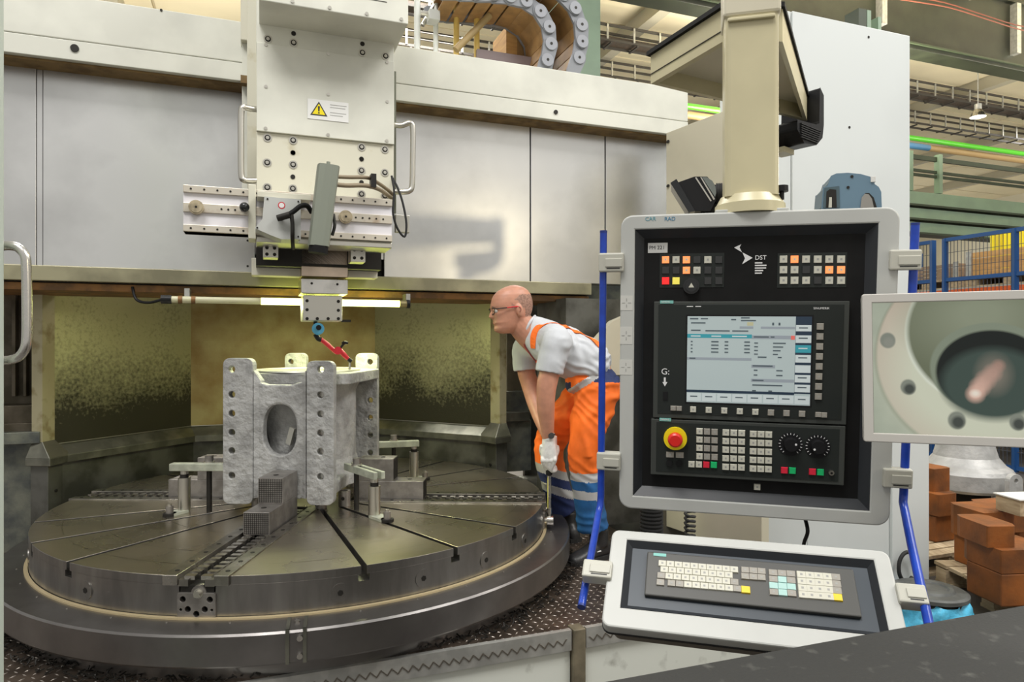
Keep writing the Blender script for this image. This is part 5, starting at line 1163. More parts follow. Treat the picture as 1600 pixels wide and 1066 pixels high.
# ================================================================ monitor
M0 = frame(at(1347, 460, 1.5), (.938, -.346, .007), (.027, .037, .999)); MWd, MHt = .52, .322
mon = thing('monitor', 'flat monitor in a pale bezel at the right showing the bore of the casting', 'monitor')
bz = .0195; v_, f_ = plate([rrect(0, -MHt, MWd, 0, .004, 3), [(bz, -MHt+bz), (MWd-bz, -MHt+bz), (MWd-bz, -bz), (bz, -bz)]], .02, .002)
mbz = mat('monitor_bezel', (.55, .53, .49), .4)
b = MB(mbz, M0); b.add([V(p)+V((0, 0, -.01)) for p in v_], f_); b.build('bezel', mon)
MB(mbz, M0).box(.002, MWd-.002, -MHt+.002, -.002, -.045, -.012).build('back_housing', mon, bevel=.004)
# live camera picture: procedural emission on the flat screen, drawn in the screen's own coordinates
S = bpy.data.materials.new('monitor_picture'); S.use_nodes = True; nt = S.node_tree; N = nt.nodes; Lk = nt.links; Pn = N['Principled BSDF']
Pn.inputs['Base Color'].default_value = (.01, .01, .01, 1); Pn.inputs['Roughness'].default_value = .35; Pn.inputs['Specular IOR Level'].default_value = .12
tc = N.new('ShaderNodeTexCoord'); sp = N.new('ShaderNodeSeparateXYZ'); Lk.new(tc.outputs['Object'], sp.inputs[0])
def mth(op, a, b=None, c=None):
    n = N.new('ShaderNodeMath'); n.operation = op
    for i, v in enumerate((a, b, c)):
        if v is None: continue
        if hasattr(v, 'type') or hasattr(v, 'links'): Lk.new(v, n.inputs[i])
        else: n.inputs[i].default_value = v
    return n.outputs[0]
nz = N.new('ShaderNodeTexNoise'); nz.inputs['Scale'].default_value = 22; nz.inputs['Detail'].default_value = 4; Lk.new(tc.outputs['Object'], nz.inputs['Vector'])
def ell(cx, cy, rx, ry, soft=.03):
    a = mth('DIVIDE', mth('SUBTRACT', sp.outputs[0], cx), rx); b_ = mth('DIVIDE', mth('SUBTRACT', sp.outputs[1], cy), ry)
    r = mth('SQRT', mth('ADD', mth('MULTIPLY', a, a), mth('MULTIPLY', b_, b_)))
    n = N.new('ShaderNodeMapRange'); n.inputs[1].default_value = 1+soft; n.inputs[2].default_value = 1-soft; Lk.new(r, n.inputs[0]); return n.outputs[0]
def mixc(a, colr, f):
    n = N.new('ShaderNodeMix'); n.data_type = 'RGBA'; Lk.new(f, n.inputs[0])
    if isinstance(a, tuple): n.inputs[6].default_value = (*a, 1)
    else: Lk.new(a, n.inputs[6])
    if isinstance(colr, tuple): n.inputs[7].default_value = (*colr, 1)
    else: Lk.new(colr, n.inputs[7])
    return n.outputs[2]
def mpx(px, py): return onp(px, py, M0, -.006)
# object origin will be the centre of the screen part
scx, scy = MWd/2, -MHt/2
def E_(px, py, rxp, ryp, soft=.03):
    x, y = mpx(px, py); x2, _ = mpx(px+rxp, py); _, y2 = mpx(px, py+ryp); return ell(x-scx, y-scy, abs(x2-x), abs(y2-y), soft)
c_ = mixc((.52, .56, .44), (.38, .42, .33), nz.outputs['Fac'])
c_ = mixc(c_, (.30, .33, .24), E_(1545, 560, 198, 163, .015)); c_ = mixc(c_, (.62, .53, .42), E_(1546, 557, 195, 160, .015))
c_ = mixc(c_, (.70, .72, .56), E_(1550, 580, 176, 130, .25))
c_ = mixc(c_, (.80, .84, .70), E_(1549, 520, 146, 118, .015))
c_ = mixc(c_, (.17, .19, .12), E_(1551, 518, 143, 115, .03))
c_ = mixc(c_, (.30, .33, .23), E_(1530, 490, 90, 60, .7))
c_ = mixc(c_, (.26, .30, .22), E_(1548, 575, 100, 71, .02))
c_ = mixc(c_, (.012, .016, .014), E_(1550, 582, 92, 66, .03))
c_ = mixc(c_, (.06, .09, .075), E_(1552, 600, 84, 56, .12))
c_ = mixc(c_, (.22, .20, .16), E_(1553, 585, 24, 26, .5))
for (px, py, r, q) in ((1560, 572, 9, .35), (1551, 583, 12, .5), (1540, 594, 13, .6), (1531, 605, 13, .8), (1524, 616, 12, 1)): c_ = mixc(c_, (.62*q+.2, .40*q+.13, .32*q+.1), E_(px, py, r, r*.9, .5))
c_ = mixc(c_, (.95, .85, .72), E_(1524, 615, 7, 5, .6))
for (px, py, r) in ((1387, 532, 12), (1419, 605, 12), (1495, 657, 14), (1590, 660, 13)):
    c_ = mixc(c_, (.26, .28, .23), E_(px, py, r, r, .12)); c_ = mixc(c_, (.07, .08, .07) if px != 1387 else (.30, .31, .26), E_(px+2, py+3, r*.7, r*.65, .3))
Lk.new(c_, Pn.inputs['Emission Color']); Pn.inputs['Emission Strength'].default_value = .62
MB(S, M0).box(bz-.001, MWd-bz+.001, -MHt+bz-.001, -bz+.001, -.010, -.006)
me = MB(S).box(-(MWd/2-bz), MWd/2-bz, -(MHt/2-bz), MHt/2-bz, -.002, .002).mesh('screen', V()); piece('screen', me, M0 @ Matrix.Translation((scx, scy, -.008)), mon, 'lit screen with a live picture of a round machined bore and bolt holes')
MB(darks, M0).box(bz-.003, bz, -MHt+bz-.003, -bz+.003, -.006, -.001).build('screen_edge', mon)
MB(black, M0).box(.2, .32, -.22, -.10, -.075, -.045).build('mount_plate', mon, bevel=.003)
MB(black).tube([M0 @ V((.26, -.16, -.07)), M0 @ V((.24, -.16, -.20)), P @ V((PW-.05, -.42, -.12))], .018, 12, 5).build('support_arm', mon)
# ================================================================ foreground desk top
t = thing('foreground_desk', 'dark dusty desk top in the bottom right foreground', 'desk')
A = V((.0975, .80, 0)); B = V((.777, 1.036, 0)); d = (B-A).normalized(); a0 = A-d*.14; b0 = B+d*.75; nn = V((d.y, -d.x, 0))
q = [a0, b0, b0+nn*.75, a0+nn*.5]
MB(deskm).hexa([p+V((0, 0, .70)) for p in q], [p+V((0, 0, .74)) for p in q]).build('desk_top', t, bevel=.004)
MB(MATS['oily_dark_sheet']).hexa([p+V((0, 0, FLOOR)) for p in [r_.lerp(sum(q, V())/4, .1) for r_ in q]], [p+V((0, 0, .70)) for p in [r_.lerp(sum(q, V())/4, .1) for r_ in q]]).build('desk_cabinet', t)
# ================================================================ hall floor goods on the right
def pallet(px, py, Y, rz, label, w_=1.2, d_=.8, n=7, grp=None):
    t = thing('wooden_pallet', label, 'pallet', grp); p = at(px, py, Y); z_ = FLOOR; M = Matrix.Translation((p.x, p.y, z_)) @ Matrix.Rotation(rz, 4, 'Z')
    bd = MB(wood).box(-w_/2, w_/2, -d_/n*.42, d_/n*.42, -.011, .011).mesh('board', V())
    for i in range(n): piece('top_board', bd, M @ Matrix.Translation((0, -d_/2+d_*(i+.5)/n, .133)), t)
    for i in range(3): piece('bottom_board', bd, M @ Matrix.Translation((0, -d_/2+d_*(.08+.42*i), .011)), t)
    bl = MB(wood).box(-.07, .07, -.05, .05, -.045, .045).mesh('block', V())
    for i in range(3):
        for j in range(3): piece('block', bl, M @ Matrix.Translation(((i-1)*(w_/2-.07), -d_/2+d_*(.08+.42*j), .067)), t)
    st = MB(wood).box(-.05, .05, -d_/2, d_/2, -.005, .005).mesh('stringer', V())
    for i in range(3): piece('stringer', st, M @ Matrix.Translation(((i-1)*(w_/2-.07), 0, .117)), t)
    return M
M1 = pallet(1515, 800, 6.05, TH, 'wooden pallet under the grey flared casting')
g = at(1508, 790, 6.0); t = thing('flared_casting', 'grey flared pipe casting with a wide flange wrapped in foil at its neck', 'casting')
zz = FLOOR+.145
b = MB(gcast); b.lathe((g.x, g.y, zz), [(.05, .21), (.345, .21), (.365, .235), (.365, .36), (.345, .39), (.30, .42), (.245, .49), (.215, .60), (.205, .68)], 56); b.build('flared_body', t)
b = MB(blackm); b.lathe((g.x, g.y, zz), [(.0, .002), (.235, .002), (.235, .21), (0, .21)], 40); b.build('dark_foot', t)
b = MB(mat('foil', (.7, .7, .68), .25, 1., bump=.02, bsc=25)); b.lathe((g.x, g.y, zz), [(.206, .66), (.225, .675), (.21, .71), (.0, .73)], 40); b.build('foil_wrap', t)
M2 = pallet(1418, 822, 5.2, TH, 'wooden pallet in the aisle right of the white cabinet', .9, .8)
def ocasting(px, py, Y, outl, h, rz, z_, label, m_=ocast, extra=None):
    t = thing('primed_block', label, 'casting'); p = at(px, py, Y); M = Matrix.Translation((p.x, p.y, z_)) @ Matrix.Rotation(rz, 4, 'Z')
    b = MB(m_); b.prism(outl, M, h); b.build('block_body', t, bevel=.012)
    if extra: extra(t, M)
    return t, M
def chunk(w_, d_): return [(-w_/2, -d_/2), (w_*.35, -d_/2), (w_/2, -d_*.3), (w_/2, d_*.35), (w_*.3, d_/2), (-w_*.4, d_/2), (-w_/2, d_*.3)]
zp = FLOOR+.145
def lowpart(w_, d_, h, dx=0, dy=0):
    def f(t, M): MB(ocast, M).box(dx-w_/2, dx+w_/2, dy-d_/2, dy+d_/2, -h, -.002).build('block_foot', t, bevel=.01)
    return f
ocasting(1445, 800, 5.25, chunk(.22, .4), .16, TH, zp+.20, 'orange-brown primed casting stack behind the edge of the white cabinet', extra=lowpart(.20, .34, .20))
ocasting(1446, 760, 5.30, chunk(.20, .3), .17, TH, zp+.361, 'upper orange-brown primed block on the stack by the white cabinet')
M3 = pallet(1690, 930, 4.2, .05, 'wooden pallet under the orange primed castings at the right', 1.2, 1.0)
ocasting(1535, 850, 4.55, chunk(.27, .3), .20, .15, zp+.19, 'orange primed casting at the rear left of the front pallet', extra=lowpart(.22, .24, .19))
def strap(t, M): MB(mat('steel_strap', (.25, .26, .26), .4, .6)).tube([M @ V((.02, -.162, -.01)), M @ V((.02, -.165, .10)), M @ V((.05, -.14, .142)), M @ V((.22, .1, .142))], .008, 6).build('strap', t); MB(ocast, M).box(-.17, .05, -.16, .1, -.19, -.002).build('block_foot', t, bevel=.01)
ocasting(1572, 880, 4.0, chunk(.34, .32), .13, .1, zp+.19, 'large orange primed casting with a steel strap on the front pallet', extra=strap)
ocasting(1540, 850, 4.02, chunk(.19, .28), .12, .05, zp+.321, 'orange primed block on top of the strapped casting')
ocasting(1640, 880, 4.1, chunk(.4, .3), .22, .0, zp, 'dark orange primed casting cut off by the right picture edge')
ocasting(1590, 790, 5.0, chunk(.5, .4), .14, .2, zp+.16, 'long orange primed casting behind the wooden block', extra=lowpart(.3, .3, .303))
t = thing('wood_block', 'pale wooden block lying on the orange castings at the right edge', 'block'); p = at(1598, 815, 4.35); M = Matrix.Translation((p.x, p.y, zp+.40)) @ Matrix.Rotation(.1, 4, 'Z')
MB(wood, M).box(-.10, .12, -.09, .1, 0, .10).build('wood_body', t, bevel=.003); MB(mat('paper_sheet', (.7, .7, .66), .6), M).box(-.11, .13, -.1, .11, .101, .108).build('paper_sheet', t)
t = thing('lifting_bracket', 'grey bracket plate with a round hole standing behind the orange castings', 'bracket'); p = at(1584, 775, 5.55)
v_, f_ = plate([[(-.06, 0), (.06, 0), (.06, .16)]+arc(0, .16, .06, 0, math.pi, 10)[1:], circ(.0, .165, .017, 14)], .05, .003); Mx = frame(V((p.x, p.y, p.z-.04)), (1, .1, 0), (0, 0, 1)); b = MB(gcast, Mx); b.add([V(q) for q in v_], f_); b.build('plate_body', t)
MB(gcast).box(p.x-.08, p.x+.1, p.y, p.y+.15, FLOOR, p.z-.03).build('bracket_foot', t)
t = thing('round_drum_lid', 'dark round ribbed drum cover standing right of the white cabinet', 'drum'); p = at(1452, 922, 3.95)
b = MB(mat('drum_grey', (.09, .095, .09), .5, 0, var=.3, sc=12)); zl_ = p.z; b.lathe((p.x, p.y, zl_), [(.0, .012), (.09, .012), (.10, .02), (.12, .02), (.13, .008), (.185, .006), (.20, -.002), (.20, -.022), (.185, -.028)], 48); b.build('drum_lid', t)
MB(darks).cyl((p.x, p.y, FLOOR), (p.x, p.y, zl_-.02), .18, 36).build('drum_body', t)
t = thing('blue_bag', 'crumpled light blue plastic bag hanging round the drum', 'bag')
b = MB(bluebag); rs = []
for k in range(9):
    z_ = zl_-.03-k*.022; rs.append([V((p.x+(.187+.012*math.sin(7*a+k)+.01*math.sin(13*a)+.006*k)*math.cos(a), p.y+(.187+.012*math.sin(7*a+k)+.01*math.sin(13*a)+.006*k)*math.sin(a), z_+.01*math.sin(5*a))) for a in [2*math.pi*i/60 for i in range(60)]])
b.rings(rs, caps=False); b.build('bag_film', t)
# ---- blue mesh fence running back along the aisle, rack behind it
vD = V((-ST, CT, 0)); uD = V((CT, ST, 0)); F0 = V((6.25, 8.66, 0))
ft = thing('mesh_fence', 'blue framed wire mesh fence along the hall aisle at the right', 'fence')
zt_, zb_ = 2.53, FLOOR+.05; ks = [2.9, 1.45, 1.38, .82, .72, -.16, -.26, -1.6]
posts = [(2.0), (.98), (.80), (-.13), (-1.5)]
for k in (1.95, .98, .80, -.13, -1.4): MB(meshbl).beam(F0+vD*k+V((0, 0, FLOOR)), F0+vD*k+V((0, 0, zt_+.02)), .06, .05).build('fence_post', ft)
for a_, b_ in ((.80, -.13), (1.95, .98), (-.13, -1.4)):
    for z_ in (zt_, 1.98, zb_): MB(meshbl).beam(F0+vD*a_+V((0, 0, z_)), F0+vD*b_+V((0, 0, z_)), .04, .05).build('fence_rail', ft)
    b = MB(mat('wire_dark', (.05, .06, .08), .5)); x = b_
    while x < a_: b.beam(F0+vD*x+V((0, 0, zb_)), F0+vD*x+V((0, 0, zt_)), .006, .006); x += .05
    z_ = zb_
    while z_ < zt_: b.beam(F0+vD*a_+V((0, 0, z_)), F0+vD*b_+V((0, 0, z_)), .006, .006); z_ += .2
    b.build('wire_mesh', ft, kind='stuff')
rk = thing('pallet_rack', 'storage rack with blue uprights and orange beams behind the mesh fence', 'rack')
R0 = F0+uD*.5; RM = Matrix.Translation(R0) @ Matrix(((-ST, CT, 0, 0), (CT, ST, 0, 0), (0, 0, 1, 0), (0, 0, 0, 1)))   # local x = along aisle, y = away from it
def rb_(m_, x0, x1, y0, y1, z0, z1, nm): return MB(m_, RM).box(x0, x1, y0, y1, z0, z1).build(nm, rk)
for x in (2.4, -.35, -2.2):
    for y in (0, .95): rb_(meshbl, x-.05, x+.05, y, y+.08, FLOOR, 3.0 if x < 2 else 2.6, 'upright')
for z_ in (.62, 1.82):
    for y in (0, .95): rb_(orng, -2.2, 2.4, y, y+.05, z_-.06, z_+.06, 'beam')
rb_(galv, -2.2, 2.4, 0, 1.0, 1.88, 1.90, 'shelf_deck'); rb_(galv, -2.2, 2.4, 0, 1.0, .68, .70, 'shelf_deck')
def crate(x, y, z_, w_, d_, h, label, m_=woodo):
    t = thing('wooden_crate', label, 'crate', None)
    for i in range(4):
        MB(m_, RM).box(x, x+w_, y, y+.02, z_+.14+i*h/4+.004, z_+.14+(i+1)*h/4-.004).build('side_board', t); MB(m_, RM).box(x, x+w_, y+d_-.02, y+d_, z_+.14+i*h/4+.004, z_+.14+(i+1)*h/4-.004).build('side_board', t)
        MB(m_, RM).box(x, x+.02, y+.021, y+d_-.021, z_+.14+i*h/4+.004, z_+.14+(i+1)*h/4-.004).build('end_board', t)
    for i in range(2): MB(galv, RM).box(x+(-.01 if i == 0 else w_-.07), x+(.07 if i == 0 else w_+.01), y-.008, y, z_+.14, z_+.14+h+.02).build('corner_bracket', t)
    MB(wood, RM).box(x, x+w_, y, y+d_, z_+.11, z_+.135).build('pallet_deck', t)
    for i in range(3): MB(wood, RM).box(x+(w_-.14)*i/2, x+(w_-.14)*i/2+.14, y, y+d_, z_+.02, z_+.11).build('pallet_foot', t)
    MB(wood, RM).box(x, x+w_, y, y+d_, z_, z_+.018).build('pallet_foot_board', t)
crate(-.28, .02, 1.90, 1.15, .9, .34, 'wooden crate with galvanised corners on its pallet behind the fence')
crate(1.0, .02, 1.90, 1.0, .9, .22, 'darker low wooden crate on a pallet left of the bigger crate', mat('crate_wood_dark', (.28, .20, .13), .7, var=.2))
crate(-1.6, .02, 1.90, 1.2, .9, .34, 'wooden crate at the right picture edge behind the fence')
crate(-.3, .02, .70, 1.15, .9, .30, 'wooden crate on the lower shelf of the rack')
t = thing('yellow_container', 'yellow steel container behind the wooden crates', 'container')
MB(yel, RM).box(-.6, 1.5, 1.4, 2.6, 2.0, 2.85).build('container_body', t, bevel=.02)
for k in range(5): MB(mat('yellow_rib', (.70, .55, .02), .5), RM).box(-.5+k*.45, -.4+k*.45, 1.37, 1.4, 2.05, 2.8).build('rib', t)
MB(darks, RM).box(-1.5, 2.5, 1.4, 2.8, FLOOR, 2.0).build('dark_plinth', t)
# ================================================================ the worker
man = thing('person', 'bald man in grey T-shirt and orange hi-vis dungarees bending over the turntable with a wrench', 'person')
def limb(b, pts, rad, side=(0, 1, 0), n=20, k=5, ex=2.0, hollow=0):
    """closed tapered tube: pts = points, rad = [(half size along 'side', half size across)]"""
    pts = [V(p) for p in pts]; rad = [(r, r) if not isinstance(r, tuple) else r for r in rad]
    pp, r0 = crom(pts, k, [r[0] for r in rad]); _, r1 = crom(pts, k, [r[1] for r in rad])
    rs = []; side = V(side)
    N_ = len(pp)
    ext = []
    for i, p in enumerate(pp):
        d = (pp[min(i+1, N_-1)]-pp[max(i-1, 0)]).normalized(); a = (side-d*side.dot(d)).normalized(); c = d.cross(a); ext.append((p, d, a, c, r0[i], r1[i]))
    p, d, a, c, x, y = ext[0]
    for f, s_ in ((-.5, .55), (-.28, .85)): rs.append([p+d*f*min(x, y)+(a*math.cos(t)*x+c*math.sin(t)*y)*s_ for t in [2*math.pi*j/n for j in range(n)]])
    for p, d, a, c, x, y in ext: rs.append([p+a*math.copysign(abs(math.cos(t))**(2/ex), math.cos(t))*x+c*math.copysign(abs(math.sin(t))**(2/ex), math.sin(t))*y for t in [2*math.pi*j/n for j in range(n)]])
    if hollow:
        for f, s_ in ((.012, 1.0), (.012, 1-hollow/min(x, y)), (-.04, 1-hollow/min(x, y)), (-.05, .3)): rs.append([p+d*f+(a*math.cos(t)*x+c*math.sin(t)*y)*s_ for t in [2*math.pi*j/n for j in range(n)]])
        b.rings(rs); return
    for f, s_ in ((.28, .85), (.5, .55)): rs.append([p+d*f*min(x, y)+(a*math.cos(t)*x+c*math.sin(t)*y)*s_ for t in [2*math.pi*j/n for j in range(n)]])
    b.rings(rs)
# ---- head (loft of horizontal slices)
HC = at(803, 483, 3.62); hf_ = V((-.97, -.22, -.06)).normalized(); hl = V((.22, -.97, 0)).normalized(); hl = (hl-hf_*hl.dot(hf_)).normalized(); hu_ = hf_.cross(hl).normalized()
if hu_.z < 0: hu_ = -hu_
def hp(f, l_, u): return HC+hf_*f+hl*l_+hu_*u
rows = [(-.128, .07, .005, .030), (-.122, .092, .0, .040), (-.112, .108, -.010, .049), (-.098, .113, -.028, .057), (-.084, .110, -.045, .062), (-.075, .114, -.052, .064), (-.068, .119, -.06, .066), (-.060, .116, -.067, .068), (-.050, .116, -.075, .070), (-.038, .117, -.085, .072), (-.022, .117, -.093, .074), (-.008, .115, -.098, .075), (.006, .123, -.101, .077),
        (.018, .125, -.102, .078), (.035, .122, -.102, .079), (.055, .117, -.099, .077), (.075, .106, -.093, .073), (.095, .087, -.080, .064), (.110, .062, -.062, .050), (.120, .036, -.040, .033), (.126, .010, -.018, .014)]
body = MB(skin); rs = []
n = 56
for (u, f, bk, w_) in rows:
    cx_ = (f+bk)/2; hd = (f-bk)/2; R = []
    for j in range(n):
        t = 2*math.pi*j/n; ct, st = math.cos(t), math.sin(t); ex_ = 2.25
        x = cx_+hd*math.copysign(abs(ct)**(2/ex_), ct); y = w_*math.copysign(abs(st)**(2/ex_), st)
        if ct > 0:
            nz_ = math.exp(-(y/.0125)**2)
            nose = max(0, 1-abs((u+.036)/.012)) if u < -.036 else max(0, 1-(u+.036)/.05)
            x += nz_*nose*.027
            x -= .012*math.exp(-((abs(y)-.031)/.014)**2-((u+.004)/.012)**2)       # eye sockets
            x += .006*math.exp(-((abs(y)-.030)/.020)**2-((u-.012)/.008)**2)       # brow
            x -= .006*math.exp(-(y/.022)**2-((u+.0685)/.003)**2)                  # mouth line
            x += .004*math.exp(-(y/.018)**2-((u+.108)/.010)**2)                   # chin
        R.append(hp(x, y, u))
    rs.append(R)
body.rings(rs)
for sg in (-1, 1):   # ears
    e = hp(-.012, sg*.079, -.012)
    rs = []
    for k in range(9):
        a_ = -math.pi/2+math.pi*k/8; rs.append([e+hu_*(.036*math.sin(a_))+(hf_*(math.cos(t)*.021)+hl*(math.sin(t)*.012))*max(.05, math.cos(a_))-hf_*.006*math.sin(a_)*-1 for t in [2*math.pi*j/12 for j in range(12)]])
    body.rings(rs)
A_ = at
SL, SRt = A_(870, 533, 3.47), A_(822, 545, 3.82)
limb(body, [hp(-.02, 0, -.06), A_(818, 512, 3.63), A_(836, 528, 3.65), A_(860, 545, 3.65)], [(.062, .066), (.064, .074), (.085, .085), (.13, .10)])
limb(body, [A_(855, 540, 3.65), A_(900, 560, 3.65), A_(935, 590, 3.65)], [(.15, .10), (.14, .10), (.13, .09)])
EL, ER = A_(852, 620, 3.44), A_(830, 608, 3.80); WLp, WR_ = A_(856, 684, 3.485), A_(860, 690, 3.56)
limb(body, [SL, A_(862, 570, 3.45), A_(855, 598, 3.44), A_(853, 620, 3.44), A_(853, 640, 3.45), A_(855, 665, 3.47), WLp], [.055, .052, (.047, .052), (.043, .047), (.041, .045), (.034, .036), (.026, .030)])
limb(body, [SRt, A_(822, 578, 3.81), A_(828, 600, 3.80), A_(836, 628, 3.76), A_(845, 655, 3.68), WR_], [.052, .050, (.046, .050), (.043, .046), (.037, .039), (.027, .029)])
limb(body, [WLp, A_(858, 700, 3.50)], [.026, .025]); limb(body, [WR_, A_(860, 705, 3.55)], [.026, .025])
bm = bake(body, .0036, 2)
def skinpick(c, n_):
    d = c-HC; f, l_, u = d.dot(hf_), d.dot(hl), d.dot(hu_)
    w_ = noise.noise(c*60)*.006
    if -.075 < u < .10 and f < .045 and abs(d.z) < .2 and d.length < .15:
        lim = .072-max(0, f+.02)*.9
        if f < .028 and u < lim+w_ and u > (-.045 if f < -.045 else -.002) + w_ and not (abs(l_) > .078 and f > -.04): return 1
    return 0
put(bm, 'body', man, [skin, hairm], skinpick)
for sg in (-1, 1): MB(mat('ear_shade_tone', (.30, .12, .08), .5)).tube([hp(-.008, sg*.0895, .008), hp(-.016, sg*.0905, -.004), hp(-.010, sg*.0895, -.020)], .0035, 6, 3).build('ear_shade', man)  # dark tone paints the shade in the hollow of the ear
for sg in (-1, 1):
    e = hp(.099, sg*.031, -.006); MB(mat('eye_white', (.7, .68, .65), .25)).sphere(e, .0125, 12).build('eye', man)
    MB(mat('iris', (.05, .06, .07), .2)).sphere(e+hf_*.0085, .0055, 10).build('iris', man)
    MB(hairm).tube([hp(.121, sg*.014, .012), hp(.121, sg*.030, .017), hp(.106, sg*.048, .014)], .0022, 6, 3).build('eyebrow', man)
MB(mat('lips', (.48, .20, .15), .5)).tube([hp(.098, -.026, -.0735), hp(.112, -.013, -.0705), hp(.1155, 0, -.070), hp(.112, .013, -.0705), hp(.098, .026, -.0735)], .0032, 6, 3).build('lips', man)
gl = MB(blackg)
for sg in (-1, 1):
    loop = [(.126-.010*abs(x)/.03, sg*(.032+x), u) for x, u in ((-.024, .006), (0, .008), (.024, .007), (.028, -.004), (.020, -.022), (0, -.026), (-.018, -.022), (-.025, -.006), (-.024, .006))]
    gl.tube([hp(f, l_, u) for f, l_, u in loop], .0022, 6, 2)
gl.tube([hp(.132, -.009, .002), hp(.135, 0, .004), hp(.132, .009, .002)], .002, 6, 2)
for sg in (-1, 1): gl.tube([hp(.119, sg*.059, .004), hp(.100, sg*.076, .004), hp(.055, sg*.083, .006)], .0026, 6, 2)
gm = gl.build('glasses_frame', man, 'dark glasses with red temples')
rt_ = MB(redpl)
for sg in (-1, 1): rt_.tube([hp(.055, sg*.083, .006), hp(.0, sg*.086, .009), hp(-.018, sg*.086, .004)], .0030, 6, 2)
rt_.build('glasses_temples', gm)
lens_m = mat('spectacle_glass', (.9, .9, .9), .05); lens_m.node_tree.nodes['Principled BSDF'].inputs['Transmission Weight'].default_value = 1; lens_m.node_tree.nodes['Principled BSDF'].inputs['IOR'].default_value = 1.05
b = MB(lens_m)
for sg in (-1, 1): b.add([hp(.124-.010*abs(x)/.03, sg*(.032+x), u) for x, u in ((-.022, .005), (0, .006), (.022, .005), (.026, -.004), (.019, -.020), (0, -.024), (-.016, -.020), (-.023, -.006))], [tuple(range(8))])
b.build('lenses', gm)
# ---- T-shirt
sh = MB(shirtm)
limb(sh, [A_(829, 513, 3.64), A_(848, 529, 3.65), A_(872, 545, 3.65), A_(905, 560, 3.65), A_(930, 574, 3.65)], [(.074, .080), (.15, .112), (.195, .132), (.185, .128), (.175, .118)], ex=2.2)
limb(sh, [A_(860, 530, 3.56), SL, A_(863, 556, 3.455), A_(858.5, 579, 3.45)], [.080, (.074, .080), (.070, .073), (.070, .072)], hollow=.013)
limb(sh, [A_(838, 538, 3.74), SRt, A_(820, 560, 3.815), A_(821, 576, 3.81)], [.078, (.072, .076), (.067, .070), (.067, .070)], hollow=.013)
def shd(p):
    q = p-HC; v = 0
    v += .0045*math.sin(noise.noise(p*7)*9+p.x*42+p.z*30)*max(0, min(1, (p.x-.15)*5))
    v += .003*noise.noise(p*18)
    f = math.sin((p.x*.75+p.z)*52+noise.noise(p*8)*6); v += .0055*(abs(f)**2.5)*max(0, min(1, (p.x-.20)*6)); return v
sm_ = bake(sh, .0055, 4, shd)
shirt_bvh = BVHTree.FromPolygons([v.co.copy() for v in sm_.vertices], [tuple(p.vertices) for p in sm_.polygons])
# cut the closed sleeve and neck caps open: drop faces close to the hems' end planes is not needed, arms fill them
put(sm_, 'shirt', man, [shirtm])
MB(shirtm).tube([A_(836, 494, 3.66), A_(830, 501, 3.585), A_(822, 516, 3.575), A_(818, 535, 3.61), A_(818, 538, 3.66), A_(822, 520, 3.71), A_(831, 501, 3.71), A_(836, 494, 3.66)], .0075, 8, 5).build('collar', man)
# ---- dungarees
tr_ = MB(orangem)
limb(tr_, [A_(897, 592, 3.65), A_(915, 594, 3.65), A_(930, 604, 3.65), A_(936, 622, 3.65)], [(.145, .075), (.175, .122), (.182, .125), (.175, .112)], ex=2.2)
limb(tr_, [A_(932, 612, 3.57), A_(926, 645, 3.555), A_(915, 685, 3.53), A_(911, 710, 3.525), A_(914, 745, 3.54), A_(920, 785, 3.56), A_(926, 822, 3.575)], [.108, (.10, .104), (.085, .083), (.078, .076), (.075, .074), (.078, .075), (.084, .082)], hollow=.013)
limb(tr_, [A_(922, 610, 3.74), A_(895, 640, 3.74), A_(868, 675, 3.74), A_(857, 702, 3.74), A_(862, 735, 3.78), A_(872, 768, 3.84), A_(880, 793, 3.88)], [.105, (.098, .10), (.088, .088), (.082, .080), (.076, .075), (.074, .074), (.076, .076)], hollow=.013)
def trd(p):
    v = .005*noise.noise(p*9)+.004*abs(math.sin(p.z*34+p.x*20+noise.noise(p*6)*6))**3
    if p.z < .95 and p.z > .55: v += .008*abs(math.sin(p.z*22-p.x*26+noise.noise(p*5)*5))**4
    return v
tm_ = bake(tr_, .006, 4, trd)
def ppx(c): return 800+F*c.x/c.y, 533-F*(c.z-CAMZ)/c.y
KN_N, KN_F = .0, .0
def trpick(c, n_):
    far = c.x < .33-(c.z-.3)*.0 and c.y > 3.66 if c.z < .62 else False
    if c.z < .62:
        if c.y > 3.655:   # far leg
            z_ = c.z+(c.x-.2)*.35+(c.y-3.75)*.10
            if z_ > .452: return 0
            return 1 if z_ > .405 else (3 if z_ > .355 else (1 if z_ > .308 else 3))
        z_ = c.z+(c.x-.37)*.02
        if z_ > .467: return 0
        return 1 if z_ > .420 else (2 if z_ > .372 else (1 if z_ > .325 else 2))
    px, py = ppx(c)
    if c.y < 3.66 and c.z > .8:
        q = (px-880)*(-.64)+620   # belt line
        if abs(py-q-0) < 6 and 878 < px < 938: return 1
        if px < 892 and py > 598 and py < q-2 and px+py < 1508: return 3
        if px > 928 and 568 < py < 598: return 3
    return 0
put(tm_, 'dungarees', man, [orangem, silver, bluec, navy], trpick)
